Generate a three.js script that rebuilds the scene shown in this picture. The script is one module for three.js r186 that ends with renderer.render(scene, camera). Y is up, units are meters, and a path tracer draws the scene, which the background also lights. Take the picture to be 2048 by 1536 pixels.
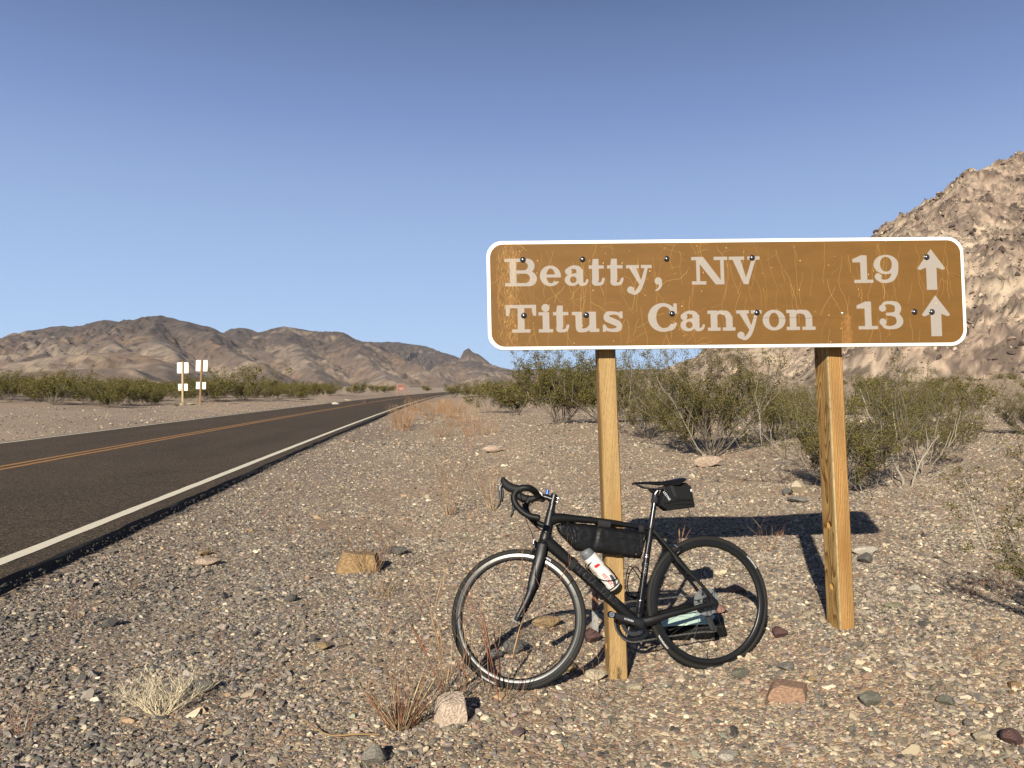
import * as THREE from 'three';
import { mergeGeometries, mergeVertices, toCreasedNormals } from 'three/addons/utils/BufferGeometryUtils.js';
import { RoundedBoxGeometry } from 'three/addons/geometries/RoundedBoxGeometry.js';
import { TextGeometry } from 'three/addons/geometries/TextGeometry.js';
import { FontLoader } from 'three/addons/loaders/FontLoader.js';
import { Brush, Evaluator, SUBTRACTION } from 'three-bvh-csg';
import { createNoise2D, createNoise3D } from 'simplex-noise';

// ---------- camera, sky, sun, exposure ----------
const scene = new THREE.Scene();
const camera = new THREE.PerspectiveCamera(49.74, 4 / 3, 0.05, 30000);
camera.position.set(0, 1.45, 0);
camera.rotation.set(2.2 * Math.PI / 180, 0, 0);

const EXPOSURE = 1.9;
const SUN_AZ = 17 * Math.PI / 180, SUN_EL = 22.6 * Math.PI / 180;      // behind the camera, to its left
const sunDir = new THREE.Vector3(-Math.sin(SUN_AZ) * Math.cos(SUN_EL), Math.sin(SUN_EL), Math.cos(SUN_AZ) * Math.cos(SUN_EL));
{ // clear desert sky: pale at the horizon, deep blue overhead, a little brighter round the sun
  const W = 1024, H = 512, data = new Float32Array(W * H * 4);
  const stops = [[0, 188, 214, 245], [5, 178, 207, 243], [10, 163, 192, 234], [15, 148, 174, 219], [20, 125, 150, 200], [27, 96, 118, 163], [40, 70, 88, 126], [60, 55, 69, 100], [90, 48, 60, 88]];
  const lin = (c) => { c /= 255; return c <= 0.04045 ? c / 12.92 : Math.pow((c + 0.055) / 1.055, 2.4); };
  for (let y = 0; y < H; y++) {
    const el = Math.max(0, ((y + 0.5) / H - 0.5) * 180);
    let k = 1; while (k < stops.length - 1 && stops[k][0] < el) k++;
    const t = Math.min(1, (el - stops[k - 1][0]) / (stops[k][0] - stops[k - 1][0]));
    const rgb = [1, 2, 3].map((c) => (lin(stops[k - 1][c]) * (1 - t) + lin(stops[k][c]) * t) / EXPOSURE);
    for (let x = 0; x < W; x++) {
      const az = ((x + 0.5) / W - 0.5) * Math.PI * 2, e = el * Math.PI / 180;       // u = atan2(z, x) / 2pi + 0.5
      const c = Math.cos(e) * Math.cos(az) * sunDir.x + Math.sin(e) * sunDir.y + Math.cos(e) * Math.sin(az) * sunDir.z;
      const glow = 1 + 0.35 * Math.exp(-(1 - c) * 9);
      data.set([rgb[0] * glow, rgb[1] * glow, rgb[2] * glow, 1], (y * W + x) * 4);
    }
  }
  const sky = new THREE.DataTexture(data, W, H, THREE.RGBAFormat, THREE.FloatType);
  sky.mapping = THREE.EquirectangularReflectionMapping; sky.magFilter = sky.minFilter = THREE.LinearFilter; sky.needsUpdate = true;
  scene.background = sky; scene.environment = sky;
}
const sun = new THREE.DirectionalLight(new THREE.Color().setRGB(1, 0.92, 0.79), 5);
sun.position.copy(sunDir).multiplyScalar(60).add(new THREE.Vector3(0, 0, -10)); sun.target.position.set(0, 0, -10);
sun.castShadow = true; sun.shadow.mapSize.set(4096, 4096);
Object.assign(sun.shadow.camera, { left: -40, right: 40, top: 40, bottom: -40, near: 1, far: 400 });
sun.name = 'sun'; scene.add(sun, sun.target); sun.target.name = 'sun_target';
const renderer = new THREE.WebGLRenderer({ antialias: true });
renderer.toneMapping = THREE.LinearToneMapping; renderer.toneMappingExposure = EXPOSURE;
renderer.shadowMap.enabled = true; renderer.shadowMap.type = THREE.PCFSoftShadowMap;

// ---------- small tools ----------
function rng(seed) { let s = seed | 0; return () => { s = (s + 0x6d2b79f5) | 0; let t = Math.imul(s ^ (s >>> 15), 1 | s); t = (t + Math.imul(t ^ (t >>> 7), 61 | t)) ^ t; return ((t ^ (t >>> 14)) >>> 0) / 4294967296; }; }
const noise2 = createNoise2D(rng(11)), noise3 = createNoise3D(rng(12));
const fbm = (x, y, o = 4) => { let s = 0, a = 0.5, f = 1; for (let i = 0; i < o; i++) { s += a * noise2(x * f + i * 17.3, y * f - i * 9.1); a *= 0.5; f *= 2.03; } return s; };
const ridged = (x, y, o = 4) => { let s = 0, a = 0.5, f = 1; for (let i = 0; i < o; i++) { s += a * (1 - Math.abs(noise2(x * f + i * 31.7, y * f + i * 5.3)) * 2); a *= 0.5; f *= 2.1; } return s; };
const V = (x, y, z) => new THREE.Vector3(x, y, z), col = (r, g, b) => new THREE.Color().setRGB(r, g, b);
const matte = (o) => new THREE.MeshPhysicalMaterial({ roughness: 0.85, metalness: 0, specularIntensity: 0.3, ...o });
const std = (o) => new THREE.MeshStandardMaterial({ roughness: 0.85, metalness: 0, ...o });
const taken = new Map();
function numbered(name) { const n = taken.get(name) ?? 0; taken.set(name, n + 1); return n ? name + '_' + String(n).padStart(3, '0') : name; }
function part(name, geometry, material, parent) { const m = new THREE.Mesh(geometry, material); m.name = name; m.castShadow = m.receiveShadow = true; parent.add(m); return m; }
function tag(o, label, category, group, kind) { if (label) o.userData.label = label; if (category) o.userData.category = category; if (group) o.userData.group = group; if (kind) o.userData.kind = kind; return o; }
function thing(name, label, category, group) { const g = new THREE.Group(); g.name = numbered(name); scene.add(g); return tag(g, label, category, group); }
function solid(name, geometry, material, label, category, group) { const m = part(numbered(name), geometry, material, scene); return tag(m, label, category, group); }
function structure(name, geometry, material, label) { const m = part(numbered(name), geometry, material, scene); m.userData.kind = 'structure'; if (label) m.userData.label = label; return m; }
function gridGeometry(nx, ny, f) {                  // sheet of (nx+1) x (ny+1) points; f(i, j) -> {p, c, uv}
  const pos = [], colr = [], uv = [], idx = [];
  for (let j = 0; j <= ny; j++) for (let i = 0; i <= nx; i++) { const r = f(i, j); pos.push(...r.p); if (r.c) colr.push(...r.c); uv.push(...(r.uv ?? [r.p[0], -r.p[2]])); }
  for (let j = 0; j < ny; j++) for (let i = 0; i < nx; i++) { const a = j * (nx + 1) + i, b = a + 1, c = a + nx + 1, e = c + 1; idx.push(a, b, e, a, e, c); }
  const g = new THREE.BufferGeometry();
  g.setAttribute('position', new THREE.Float32BufferAttribute(pos, 3)); g.setAttribute('uv', new THREE.Float32BufferAttribute(uv, 2));
  if (colr.length) g.setAttribute('color', new THREE.Float32BufferAttribute(colr, 3));
  g.setIndex(idx); g.computeVertexNormals(); return g;
}
function dataTexture(w, h, f, srgb = false) {       // f(x, y) -> [r, g, b] in 0..255
  const d = new Uint8Array(w * h * 4);
  for (let y = 0; y < h; y++) for (let x = 0; x < w; x++) { const c = f(x, y), i = (y * w + x) * 4; d[i] = clamp(c[0], 0, 255); d[i + 1] = clamp(c[1], 0, 255); d[i + 2] = clamp(c[2], 0, 255); d[i + 3] = 255; }
  const t = new THREE.DataTexture(d, w, h); t.magFilter = THREE.LinearFilter; t.minFilter = THREE.LinearMipmapLinearFilter; t.generateMipmaps = true; t.wrapS = t.wrapT = THREE.RepeatWrapping;
  if (srgb) t.colorSpace = THREE.SRGBColorSpace; t.needsUpdate = true; return t;
}
function canvasTexture(w, h, draw) { const c = document.createElement('canvas'); c.width = w; c.height = h; draw(c.getContext('2d'), w, h); const t = new THREE.CanvasTexture(c); t.colorSpace = THREE.SRGBColorSpace; t.anisotropy = 8; return t; }
const toGeo = (pos, idx, colr, uv) => { const g = new THREE.BufferGeometry(); g.setAttribute('position', new THREE.Float32BufferAttribute(pos, 3)); if (colr) g.setAttribute('color', new THREE.Float32BufferAttribute(colr, 3)); if (uv) g.setAttribute('uv', new THREE.Float32BufferAttribute(uv, 2)); g.setIndex(idx); g.computeVertexNormals(); return g; };
// ---------- the lie of the land (x right, d = -z ahead of the camera, heights relative to the eye) ----------
const EYE = 1.45;                                   // eye height above the datum, metres
const RS = 0.0906, RC = 0.9959;                     // heading of the road
const lerp = (a, b, t) => a + (b - a) * t, clamp = (v, a, b) => Math.min(b, Math.max(a, v));
const smooth = (a, b, v) => { const t = clamp((v - a) / (b - a), 0, 1); return t * t * (3 - 2 * t); };
const profile = (tab, v) => {                       // piecewise curve through a table of [v, height]
  if (v <= tab[0][0]) return tab[0][1];
  for (let i = 1; i < tab.length; i++) if (v <= tab[i][0]) { const t = (v - tab[i - 1][0]) / (tab[i][0] - tab[i - 1][0]); return lerp(tab[i - 1][1], tab[i][1], t * t * (3 - 2 * t) * 0.5 + t * 0.5); }
  return tab[tab.length - 1][1];
};
const CROSS = [[-900, 9], [-300, 3], [-90, 0.9], [-40, 0.25], [-25, 0.1], [-14, 0.03], [-10.4, -0.05], [-9.75, -0.1], [-2.95, -0.13], [-2.66, -0.125], [-1.6, -0.24], [-0.4, -0.29], [0.4, -0.29], [0.95, -0.305], [1.4, -0.265], [2.1, -0.17], [3, -0.13], [5, -0.06], [9, 0.08], [16, 0.35], [30, 0.9], [60, 2.2], [120, 5], [400, 14], [900, 26]];
const roadAlong = (x, d) => RC * d - RS * x;
const roadBend = (a) => 2.1e-4 * Math.pow(Math.max(a, 0), 2) / (1 + Math.max(a, 0) / 900);
const roadSide = (x, d) => RC * x + RS * d - roadBend(roadAlong(x, d));
const roadRise = (a) => -1.18 + 0.033 * (a < 0 ? Math.max(a, -60) : a < 2600 ? a : 2600);
const bump = (x, d, cx, cd, s, h) => h * Math.exp(-((x - cx) ** 2 + (d - cd) ** 2) / (2 * s * s));
function landRel(x, d) {                            // ground height relative to the eye
  const a = roadAlong(x, d), q = roadSide(x, d);
  let y = roadRise(a) + profile(CROSS, q);
  const off = smooth(-2.6, -1.4, q) + smooth(-10.6, -12.5, q);
  y += off * (0.012 * Math.sin(2.1 * x + 0.7 * d) + 0.011 * Math.sin(1.3 * d - 0.9 * x + 1.7) + 0.008 * Math.sin(4.3 * x - 2.9 * d));
  const far = off * smooth(9, 30, Math.hypot(x, d));
  y += far * (0.1 * Math.sin(0.31 * x + 0.2 * d + 1) + 0.09 * Math.sin(0.43 * d - 0.2 * x));
  y += bump(x, d, 2.05, 4.5, 0.75, 0.125) + bump(x, d, 0.6, 4.4, 0.2, -0.025);
  y += bump(x, d, 2.0, 23.5, 3.2, 0.3) + bump(x, d, 7.5, 17, 3.5, 0.1) + bump(x, d, -0.6, 16, 2.5, 0.08);
  y += smooth(-10.2, -11.6, q) * smooth(-17, -13, q) * smooth(70, 90, a) * smooth(170, 140, a) * 0.35;   // low spoil bank left of the road
  return y;
}
const land = (x, d) => EYE + landRel(x, d);         // world height of the ground
// ---------- ground ----------
const PEBBLE = [[0.30, 0.255, 0.215], [0.37, 0.30, 0.235], [0.22, 0.185, 0.175], [0.45, 0.37, 0.275], [0.15, 0.135, 0.13], [0.285, 0.185, 0.145], [0.56, 0.48, 0.385], [0.225, 0.225, 0.185], [0.34, 0.235, 0.15], [0.27, 0.205, 0.20], [0.42, 0.31, 0.26]];
const pebbleTex = (() => {                          // tileable bed of small chips, 1.6 m across; colour and height
  const N = 1024, G = 72, r = rng(5), cells = [];
  for (let i = 0; i < G * G; i++) { const c = PEBBLE[Math.floor(r() * PEBBLE.length)], k = 0.75 + r() * 0.5; cells.push([r(), r(), [c[0] * k, c[1] * k, c[2] * k], r()]); }
  const hgt = new Float32Array(N * N), colr = new Float32Array(N * N * 3), fine = rng(6);
  for (let y = 0; y < N; y++) for (let x = 0; x < N; x++) {
    const gx = x / N * G, gy = y / N * G, cx = Math.floor(gx), cy = Math.floor(gy);
    let best = 9, second = 9, who = null;
    for (let j = -1; j <= 1; j++) for (let i = -1; i <= 1; i++) {
      const c = cells[((cy + j + G) % G) * G + (cx + i + G) % G], dx = cx + i + c[0] - gx, dy = cy + j + c[1] - gy, q = dx * dx + dy * dy * 1.6;
      if (q < best) { second = best; best = q; who = c; } else if (q < second) second = q;
    }
    const edge = Math.sqrt(second) - Math.sqrt(best), chip = clamp(edge * 4, 0, 1), n = 0.86 + fine() * 0.28, o = (y * N + x) * 3, dirt = [0.30, 0.24, 0.18];
    for (let c = 0; c < 3; c++) colr[o + c] = lerp(dirt[c], who[2][c], 0.25 + 0.75 * chip) * n;
    hgt[y * N + x] = chip * (0.35 + 0.65 * who[3]);
  }
  const g = (v) => 255 * Math.pow(clamp(v, 0, 1), 1 / 2.2);
  const map = dataTexture(N, N, (x, y) => { const o = (y * N + x) * 3; return [g(colr[o] * 1.6), g(colr[o + 1] * 1.6), g(colr[o + 2] * 1.6)]; }, true);
  const bmp = dataTexture(N, N, (x, y) => { const v = hgt[y * N + x] * 255; return [v, v, v]; });
  map.repeat.set(1 / 1.6, 1 / 1.6); bmp.repeat.set(1 / 1.6, 1 / 1.6);
  return { map, bmp };
})();
{
  const NX = 460, ND = 420, K = 8.4, R = 8000, sp = (t) => Math.sinh(K * t) / Math.sinh(K) * R;
  const tint = (x, d) => {                          // what the surface is made of: tan fines, greyer shoulder gravel, reddish patches
    const q = roadSide(x, d), n = fbm(x * 0.35, d * 0.35, 3), m = fbm(x * 0.02 + 7, d * 0.02, 3), s = clamp(smooth(0.2, -1.8, q) + 0.6 * fbm(x * 0.8, d * 0.8, 3), 0, 1);
    let c = [0.58, 0.52, 0.415];
    c = c.map((v, i) => lerp(v, [0.5, 0.465, 0.39][i], s));
    if (q < -9) c = c.map((v, i) => lerp(v, [0.54, 0.49, 0.41][i], 0.8));
    return c.map((v, i) => v * (1 + 0.16 * n + 0.2 * m + [0.03, 0, -0.03][i] * n));
  };
  const g = gridGeometry(NX, ND, (i, j) => {
    const x = sp(i / NX * 2 - 1), d = 4 + sp(j / ND * 1.62 - 0.62);
    return { p: [x, land(x, d), -d], c: tint(x, d) };
  });
  const m = std({ map: pebbleTex.map, bumpMap: pebbleTex.bmp, bumpScale: 0.008, vertexColors: true, roughness: 0.95 });
  structure('ground', g, m, 'stony tan desert ground with fine gravel on both sides of the road');
}
// ---------- road ----------
{
  const A = []; for (let a = -40; a < 20; a += 0.25) A.push(a); for (let a = 20; a < 120; a += 1.5) A.push(a); for (let a = 120; a <= 420; a += 6) A.push(a);
  const place = (a, q, y = 0) => { const s = q + roadBend(a); return [RC * s - RS * a, EYE + roadRise(a) + y, -(RC * a + RS * s)]; };
  const crown = (q) => -0.014 * Math.abs(q + 6.35);
  const rn = rng(21);
  const asphalt = (() => {
    const N = 1024, r = rng(31), mp = new Float32Array(N * N);
    for (let i = 0; i < N * N; i++) mp[i] = r();
    const colr = dataTexture(N, N, (x, y) => { const v = mp[y * N + x], w = mp[(y >> 1) * N + (x >> 1)], c4 = mp[((y >> 2) * 3 % N) * N + (x >> 2)], c8 = mp[((y >> 3) * 5 % N) * N + (x >> 3)], k = 0.62 + 0.26 * w + (v > 0.92 ? 0.7 : v < 0.16 ? -0.35 : 0) + (c4 > 0.88 ? 0.5 : c4 < 0.2 ? -0.25 : 0) + 0.22 * c8; return [90 * k, 80 * k, 69 * k]; }, true);
    const b = dataTexture(N, N, (x, y) => { const v = 255 * (0.6 * mp[(y >> 1) * N + (x >> 1)] + 0.4 * mp[y * N + x]); return [v, v, v]; });
    colr.repeat.set(1 / 3.1, 1 / 3.1); b.repeat.set(1 / 3.1, 1 / 3.1); return new THREE.MeshPhysicalMaterial({ map: colr, bumpMap: b, bumpScale: 0.005, vertexColors: true, color: col(0.74, 0.68, 0.57), roughness: 0.95, specularIntensity: 0.35 });
  })();
  const Q = [-9.72, -9.5, -8.9, -8.2, -7.5, -6.8, -6.35, -5.9, -5.2, -4.6, -4.1, -3.6, -3.2, -2.95, -2.78];
  const edge = (a, s) => 0.03 * noise2(a * 0.9, s * 9) + 0.014 * noise2(a * 7.1, s * 4);
  const surf = gridGeometry(Q.length - 1, A.length - 1, (i, j) => {
    let q = Q[i]; const a = A[j];
    if (i === 0) q += edge(a, 1); if (i === Q.length - 1) q += edge(a, 2) * 0.8;
    const track = Math.exp(-(((q + 4.0) / 0.28) ** 2)) + Math.exp(-(((q + 5.5) / 0.28) ** 2)) + Math.exp(-(((q + 7.3) / 0.28) ** 2)) + Math.exp(-(((q + 8.7) / 0.28) ** 2));
    const v = 1 - 0.15 * track + 0.2 * fbm(a * 0.12, q * 0.7, 3) + 0.1 * noise2(a * 0.9, q * 2.2);
    return { p: place(a, q, crown(q)), c: [v, v, v * 0.99], uv: [q, a] };
  });
  const road = structure('road', surf, asphalt, 'two lane asphalt road climbing away to the hills');
  // broken edge of the pavement: a rough face sloping down into the gravel
  const tar = std({ color: col(0.028, 0.025, 0.022), roughness: 0.95, bumpMap: asphalt.bumpMap, bumpScale: 0.012 });
  const faceAt = (side) => gridGeometry(4, A.length - 1, (i, j) => {
    const a = A[j], q0 = side > 0 ? -2.78 + edge(a, 2) * 0.8 : -9.72 + edge(a, 1), t = i / 4;
    const q = q0 + side * (t * 0.075 + (i ? 0.022 * noise2(a * 9, i * 7 + side) : 0)), y = crown(q0) - 0.125 * Math.pow(t, 1.2) + (i && i < 4 ? 0.012 * noise2(a * 11, i * 3.3) : 0);
    return { p: place(a, q, y), uv: [q, a] };
  });
  part('pavement_edge', faceAt(1), tar, road).userData.label = 'dark crumbling pavement edge beside the gravel'; 
  const fl = faceAt(-1); { const ix = fl.index.array; for (let k = 0; k < ix.length; k += 3) { const t = ix[k]; ix[k] = ix[k + 1]; ix[k + 1] = t; } fl.computeVertexNormals(); }
  part('pavement_edge', fl, tar, road);
  const line = (q0, w, colour, name, label, seed) => {
    const tx = canvasTexture(256, 1024, (g2, W, H) => {
      g2.fillStyle = colour; g2.fillRect(0, 0, W, H); const r = rng(seed);
      for (let i = 0; i < 5200; i++) { const v = r(); g2.fillStyle = v < 0.55 ? 'rgba(70,62,54,' + (0.2 + r() * 0.5) + ')' : 'rgba(255,250,235,0.25)'; g2.fillRect(r() * W, r() * H, 1 + r() * 5, 1 + r() * 4); }
    });
    tx.wrapS = tx.wrapT = THREE.RepeatWrapping;
    const g = gridGeometry(2, A.length - 1, (i, j) => { const a = A[j], q = q0 + (i / 2 - 0.5) * (w + 0.012 * noise2(a * 4, q0 * 3 + i)); return { p: place(a, q, crown(q) + 0.004), uv: [i / 2, a / 0.9] }; });
    part(name, g, std({ map: tx, color: col(0.95, 0.92, 0.83), roughness: 0.85 }), road).userData.label = label;
  };
  line(-3.04, 0.115, '#cfc8b8', 'edge_line', 'white edge line nearest the sign', 41);
  line(-9.52, 0.11, '#cfc8b8', 'edge_line', 'white edge line on the far side', 42);
  line(-6.47, 0.1, '#96692c', 'centre_line', 'yellow centre line, farther of the pair', 43);
  line(-6.24, 0.1, '#96692c', 'centre_line', 'yellow centre line, nearer of the pair', 44);
}
// ---------- rocky hill on the right ----------
const HILL = [[34, 11, 270], [46, 15, 250], [56, 20, 230], [70, 30, 200], [79, 40, 175], [82, 44, 168], [87, 47, 163], [91, 49, 160], [100, 52, 160], [125, 61, 160], [169, 70, 165], [251, 73, 180], [340, 70, 200]];
function segments(line, x, d) {                     // nearest point of a crest line: distance and height there
  let best = 1e9, h = 0, side = 1;
  for (let i = 1; i < line.length; i++) {
    const [x0, h0, d0] = line[i - 1], [x1, h1, d1] = line[i], ex = x1 - x0, ed = d1 - d0, t = clamp(((x - x0) * ex + (d - d0) * ed) / (ex * ex + ed * ed), 0, 1);
    const px = x0 + ex * t - x, pd = d0 + ed * t - d, q = px * px + pd * pd;
    if (q < best) { best = q; h = lerp(h0, h1, t); side = ex * (d - d0) - ed * (x - x0) > 0 ? 1 : -1; }
  }
  return [Math.sqrt(best), h, side];
}
const worley = (x, y, seed) => {                    // broken, blocky relief: height of the nearest random block
  const cx = Math.floor(x), cy = Math.floor(y); let best = 9, second = 9, v = 0;
  for (let j = -1; j <= 1; j++) for (let i = -1; i <= 1; i++) {
    let hh = Math.imul((cx + i) * 374761393 + (cy + j) * 668265263 + seed * 69069, 1274126177); hh ^= hh >>> 13; hh = Math.imul(hh, 1103515245); const a = ((hh >>> 8) & 1023) / 1023, b = ((hh >>> 18) & 1023) / 1023, c = ((hh >>> 4) & 255) / 255;
    const dx = cx + i + a - x, dy = cy + j + b - y, q = dx * dx + dy * dy;
    if (q < best) { second = best; best = q; v = c; } else if (q < second) second = q;
  }
  return [v, Math.sqrt(second) - Math.sqrt(best)];
};
// where bedrock breaks through the pale soil: dark varnished outcrops in slanting ribs
const hillCrag = (x, d, y) => smooth(0.0, 0.16, 0.75 * ridged(x * 0.045 + 0.02 * d, d * 0.05 + y * 0.03, 3) + 0.7 * fbm(x * 0.2, d * 0.2, 3) - 0.2);
const HILLBASE = (x, d) => { const wx = x + 7 * fbm(x * 0.025, d * 0.025, 3), wd = d + 7 * fbm(x * 0.025 + 40, d * 0.025, 3), [r, h, side] = segments(HILL, wx, wd); return h - (side > 0 ? 0.45 : 0.58) * Math.pow(r, 1.02); };
function hillHeight(x, d) {
  const wx = x + 7 * fbm(x * 0.025, d * 0.025, 3), wd = d + 7 * fbm(x * 0.025 + 40, d * 0.025, 3);
  const [r, h, side] = segments(HILL, wx, wd);
  const slope = side > 0 ? 0.45 : 0.58;
  let y = h - slope * Math.pow(r, 1.02);
  const up = smooth(0, 6, y - land(x, d)), crest = smooth(0, 5, r);
  const b3 = worley(x * 0.8 + 0.4 * noise2(x * 0.5, d * 0.5), d * 0.8, 8)[0], crag = hillCrag(x, d, y);
  y += up * ((0.35 + 0.65 * crest) * (2.0 * fbm(x * 0.05, d * 0.05, 3) + 0.8 * ridged(x * 0.11, d * 0.11, 3)) + crag * (0.5 + 0.3 * ridged(x * 0.3, d * 0.3, 2)) + (0.2 + 0.2 * crag) * ridged(x * 0.34 + 7, d * 0.34, 2) + (0.16 + 0.2 * crag) * (b3 - 0.4) + 0.14 * noise2(x * 1.1, d * 1.1));
  return y;
}
{
  const X0 = 15, X1 = 245, D0 = 62, D1 = 282, S = 0.52, nx = Math.round((X1 - X0) / S), nd = Math.round((D1 - D0) / S);
  const g = gridGeometry(nx, nd, (i, j) => {
    const x = X0 + i * S + 0.3 * (noise2(i * 3.1, j * 2.7)), d = D0 + j * S + 0.3 * noise2(i * 2.3 + 9, j * 3.3), y = Math.max(hillHeight(x, d), land(x, d) - 1.5);
    const base = HILLBASE(x, d), crag = hillCrag(x, d, base), pk = smooth(0, 0.4, fbm(x * 0.018 - 4, d * 0.018, 3)), blk = worley(x * 0.5 + 0.6 * fbm(x * 0.3, d * 0.3, 2), d * 0.5, 5)[0], bk = worley(x * 1.05, d * 1.05, 8)[0];
    const stain = smooth(0.15, 0.5, 0.8 * blk + 0.3 * noise2(x * 0.9, d * 0.9)) , f = 0.7 + 0.3 * blk + 0.4 * bk + 0.22 * noise2(x * 1.6, d * 1.6), dark = clamp(crag * (0.5 + 0.6 * stain) + 0.7 * smooth(0.2, 0.5, noise2(x * 0.55 + 9, d * 0.55) + 0.5 * noise2(x * 1.4, d * 1.4)), 0, 0.95), soil = smooth(-0.1, 0.35, fbm(x * 0.03 + 8, d * 0.03 + base * 0.02, 3));
    const c = [0, 1, 2].map((k) => lerp(lerp(lerp([0.2, 0.148, 0.106][k], [0.29, 0.225, 0.158][k], soil), [0.205, 0.145, 0.102][k], pk * 0.6), [0.05, 0.034, 0.026][k], dark * 0.85) * f);
    return { p: [x, y, -d], c };
  });
  structure('rocky_hill', g, std({ vertexColors: true, roughness: 0.95, flatShading: true }), 'steep pale rocky hillside with dark brown outcrops behind the big sign');
}
// ---------- far mountains ----------
{
  const RIDGES = [
    [0.42, [[-2643, 264, 3300], [-2344, 284, 3300], [-1983, 305, 3200], [-1897, 334, 3200], [-1791, 349, 3200], [-1667, 346, 3150], [-1544, 367, 3150], [-1444, 346, 3100], [-1316, 366, 3000], [-1271, 371, 3000], [-1188, 346, 3000], [-1061, 308, 3000], [-919, 250, 2900], [-692, 167, 2700]]],
    [0.48, [[-1283, 370, 3000], [-1183, 274, 2700], [-958, 167, 2350], [-730, 82, 2000]]], [0.48, [[-1791, 349, 3200], [-1569, 264, 2900], [-1428, 179, 2450], [-1213, 100, 2000]]],
    [0.48, [[-1188, 346, 3000], [-871, 208, 2600], [-617, 103, 2200]]], [0.5, [[-1544, 367, 3150], [-1371, 272, 2800], [-1186, 216, 2500]]],
    [0.42, [[-1094, 335, 3450], [-996, 361, 3400], [-935, 369, 3400], [-832, 352, 3400], [-677, 341, 3350], [-568, 290, 3250], [-439, 220, 3100], [-270, 144, 2900], [-137, 92, 2700]]],
    [0.45, [[-1414, 397, 4000], [-1342, 427, 4000], [-1293, 424, 4000], [-1220, 397, 4000]]],
    [0.48, [[-935, 369, 3400], [-744, 232, 2900], [-510, 90, 2200]]], [0.48, [[-677, 341, 3350], [-481, 190, 2800], [-297, 84, 2300]]],
    [0.35, [[-1600, 380, 5300], [-1231, 423, 5300], [-1039, 462, 5300], [-911, 478, 5300], [-718, 475, 5300], [-558, 449, 5300], [-358, 377, 5200], [-193, 293, 5000], [-73, 263, 5000], [120, 230, 4900]]],
    [0.3, [[-374, 219, 4300], [-309, 262, 4300], [-276, 280, 4300], [-224, 290, 4300], [-174, 288, 4300], [-127, 275, 4300], [-62, 252, 4300], [42, 242, 4300], [198, 250, 4300], [327, 234, 4300], [523, 234, 4200], [716, 230, 4000], [934, 241, 3900], [1300, 260, 3900]]],
    [1.3, [[-290, 285, 4290], [-268, 304, 4290], [-250, 344, 4290], [-226, 358, 4290], [-207, 338, 4290], [-192, 329, 4290], [-174, 324, 4290], [-150, 304, 4290], [-127, 287, 4290]]],
    [0.34, [[-224, 300, 4300], [-139, 190, 3600], [-42, 118, 2900]]],
    [0.34, [[-1210, 100, 1750], [-1020, 117, 1750], [-919, 138, 1800], [-843, 145, 1800], [-777, 128, 1750], [-661, 69, 1600]]],
    [0.3, [[-982, 66, 1500], [-874, 83, 1500], [-783, 86, 1500], [-670, 86, 1450], [-587, 49, 1400]]],
  ];
  const X0 = -3500, X1 = 1500, D0 = 1250, D1 = 5700, S = 9, nx = Math.round((X1 - X0) / S), nd = Math.round((D1 - D0) / S);
  const height = (x, d) => {
    const wx = x + 55 * fbm(x * 0.0032, d * 0.0032, 3), wd = d + 55 * fbm(x * 0.0032 + 50, d * 0.0032, 3);
    const base = land(x, Math.min(d, 2600)) - 4; let y = base, near = 1e9;
    for (const [slope, line] of RIDGES) {
      const steep = slope > 1, [r, h] = steep ? segments(line, x, d) : segments(line, lerp(x, wx, 0.8), lerp(d, wd, 0.8)), v = h - slope * r * (1 - 0.12 * Math.min(1, r / 600));
      if (v > y) { near = r; y = v; }
    }
    const up = y - base, k = smooth(0, 90, up) * (0.15 + 0.85 * smooth(0, 180, near));
    y += k * (34 * (ridged(x * 0.0042, d * 0.0042, 3) - 0.38)) + smooth(0, 50, up) * smooth(0, 90, near + 12) * (15 * (ridged(x * 0.012, d * 0.012, 3) - 0.3) + 7 * ridged(x * 0.036, d * 0.036, 2));
    return [y, up, base];
  };
  const g = gridGeometry(nx, nd, (i, j) => {
    const x = X0 + i * S, d = D0 + j * S, [y, up, base] = height(x, d);
    const n1 = fbm(x * 0.0028 + 9, d * 0.0028 + 0.003 * y, 4), n2 = fbm(x * 0.012, d * 0.012 + y * 0.01, 3), n3 = noise2(x * 0.05, d * 0.05), n4 = noise2(x * 0.021 + 5, d * 0.021 + y * 0.03), strata = noise2(y * 0.09 + 2 * n2, n1 * 3);
    const pale = smooth(0.0, 0.22, n1 + 0.4 * n2 + 0.12 * n4 - 0.0016 * (up - 60)), darkTop = smooth(60, 230, up + 110 * n1 + 40 * n4), ochre = smooth(0.05, 0.3, fbm(x * 0.004 - 5, d * 0.004, 3) + 0.3 * n2), crag = smooth(0.25, 0.5, n4 + 0.5 * n3 + 0.3 * strata) * smooth(60, 160, up);
    const c = [0, 1, 2].map((k) => { let v = lerp([0.098, 0.069, 0.05][k], [0.135, 0.087, 0.052][k], ochre * 0.7); v = lerp(v, [0.043, 0.031, 0.025][k], darkTop * 0.85); v = lerp(v, [0.22, 0.17, 0.12][k], pale * 0.5); v = lerp(v, [0.028, 0.02, 0.017][k], crag * 0.7); return v * (1 + 0.2 * n2 + 0.24 * n3 + 0.12 * strata + 0.2 * noise2(x * 0.11, d * 0.11)); });
    return { p: [x, y, -d], c };
  });
  structure('mountains', g, std({ vertexColors: true, roughness: 1, flatShading: true }), 'bare brown desert mountains with pale tan flanks');
}
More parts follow.
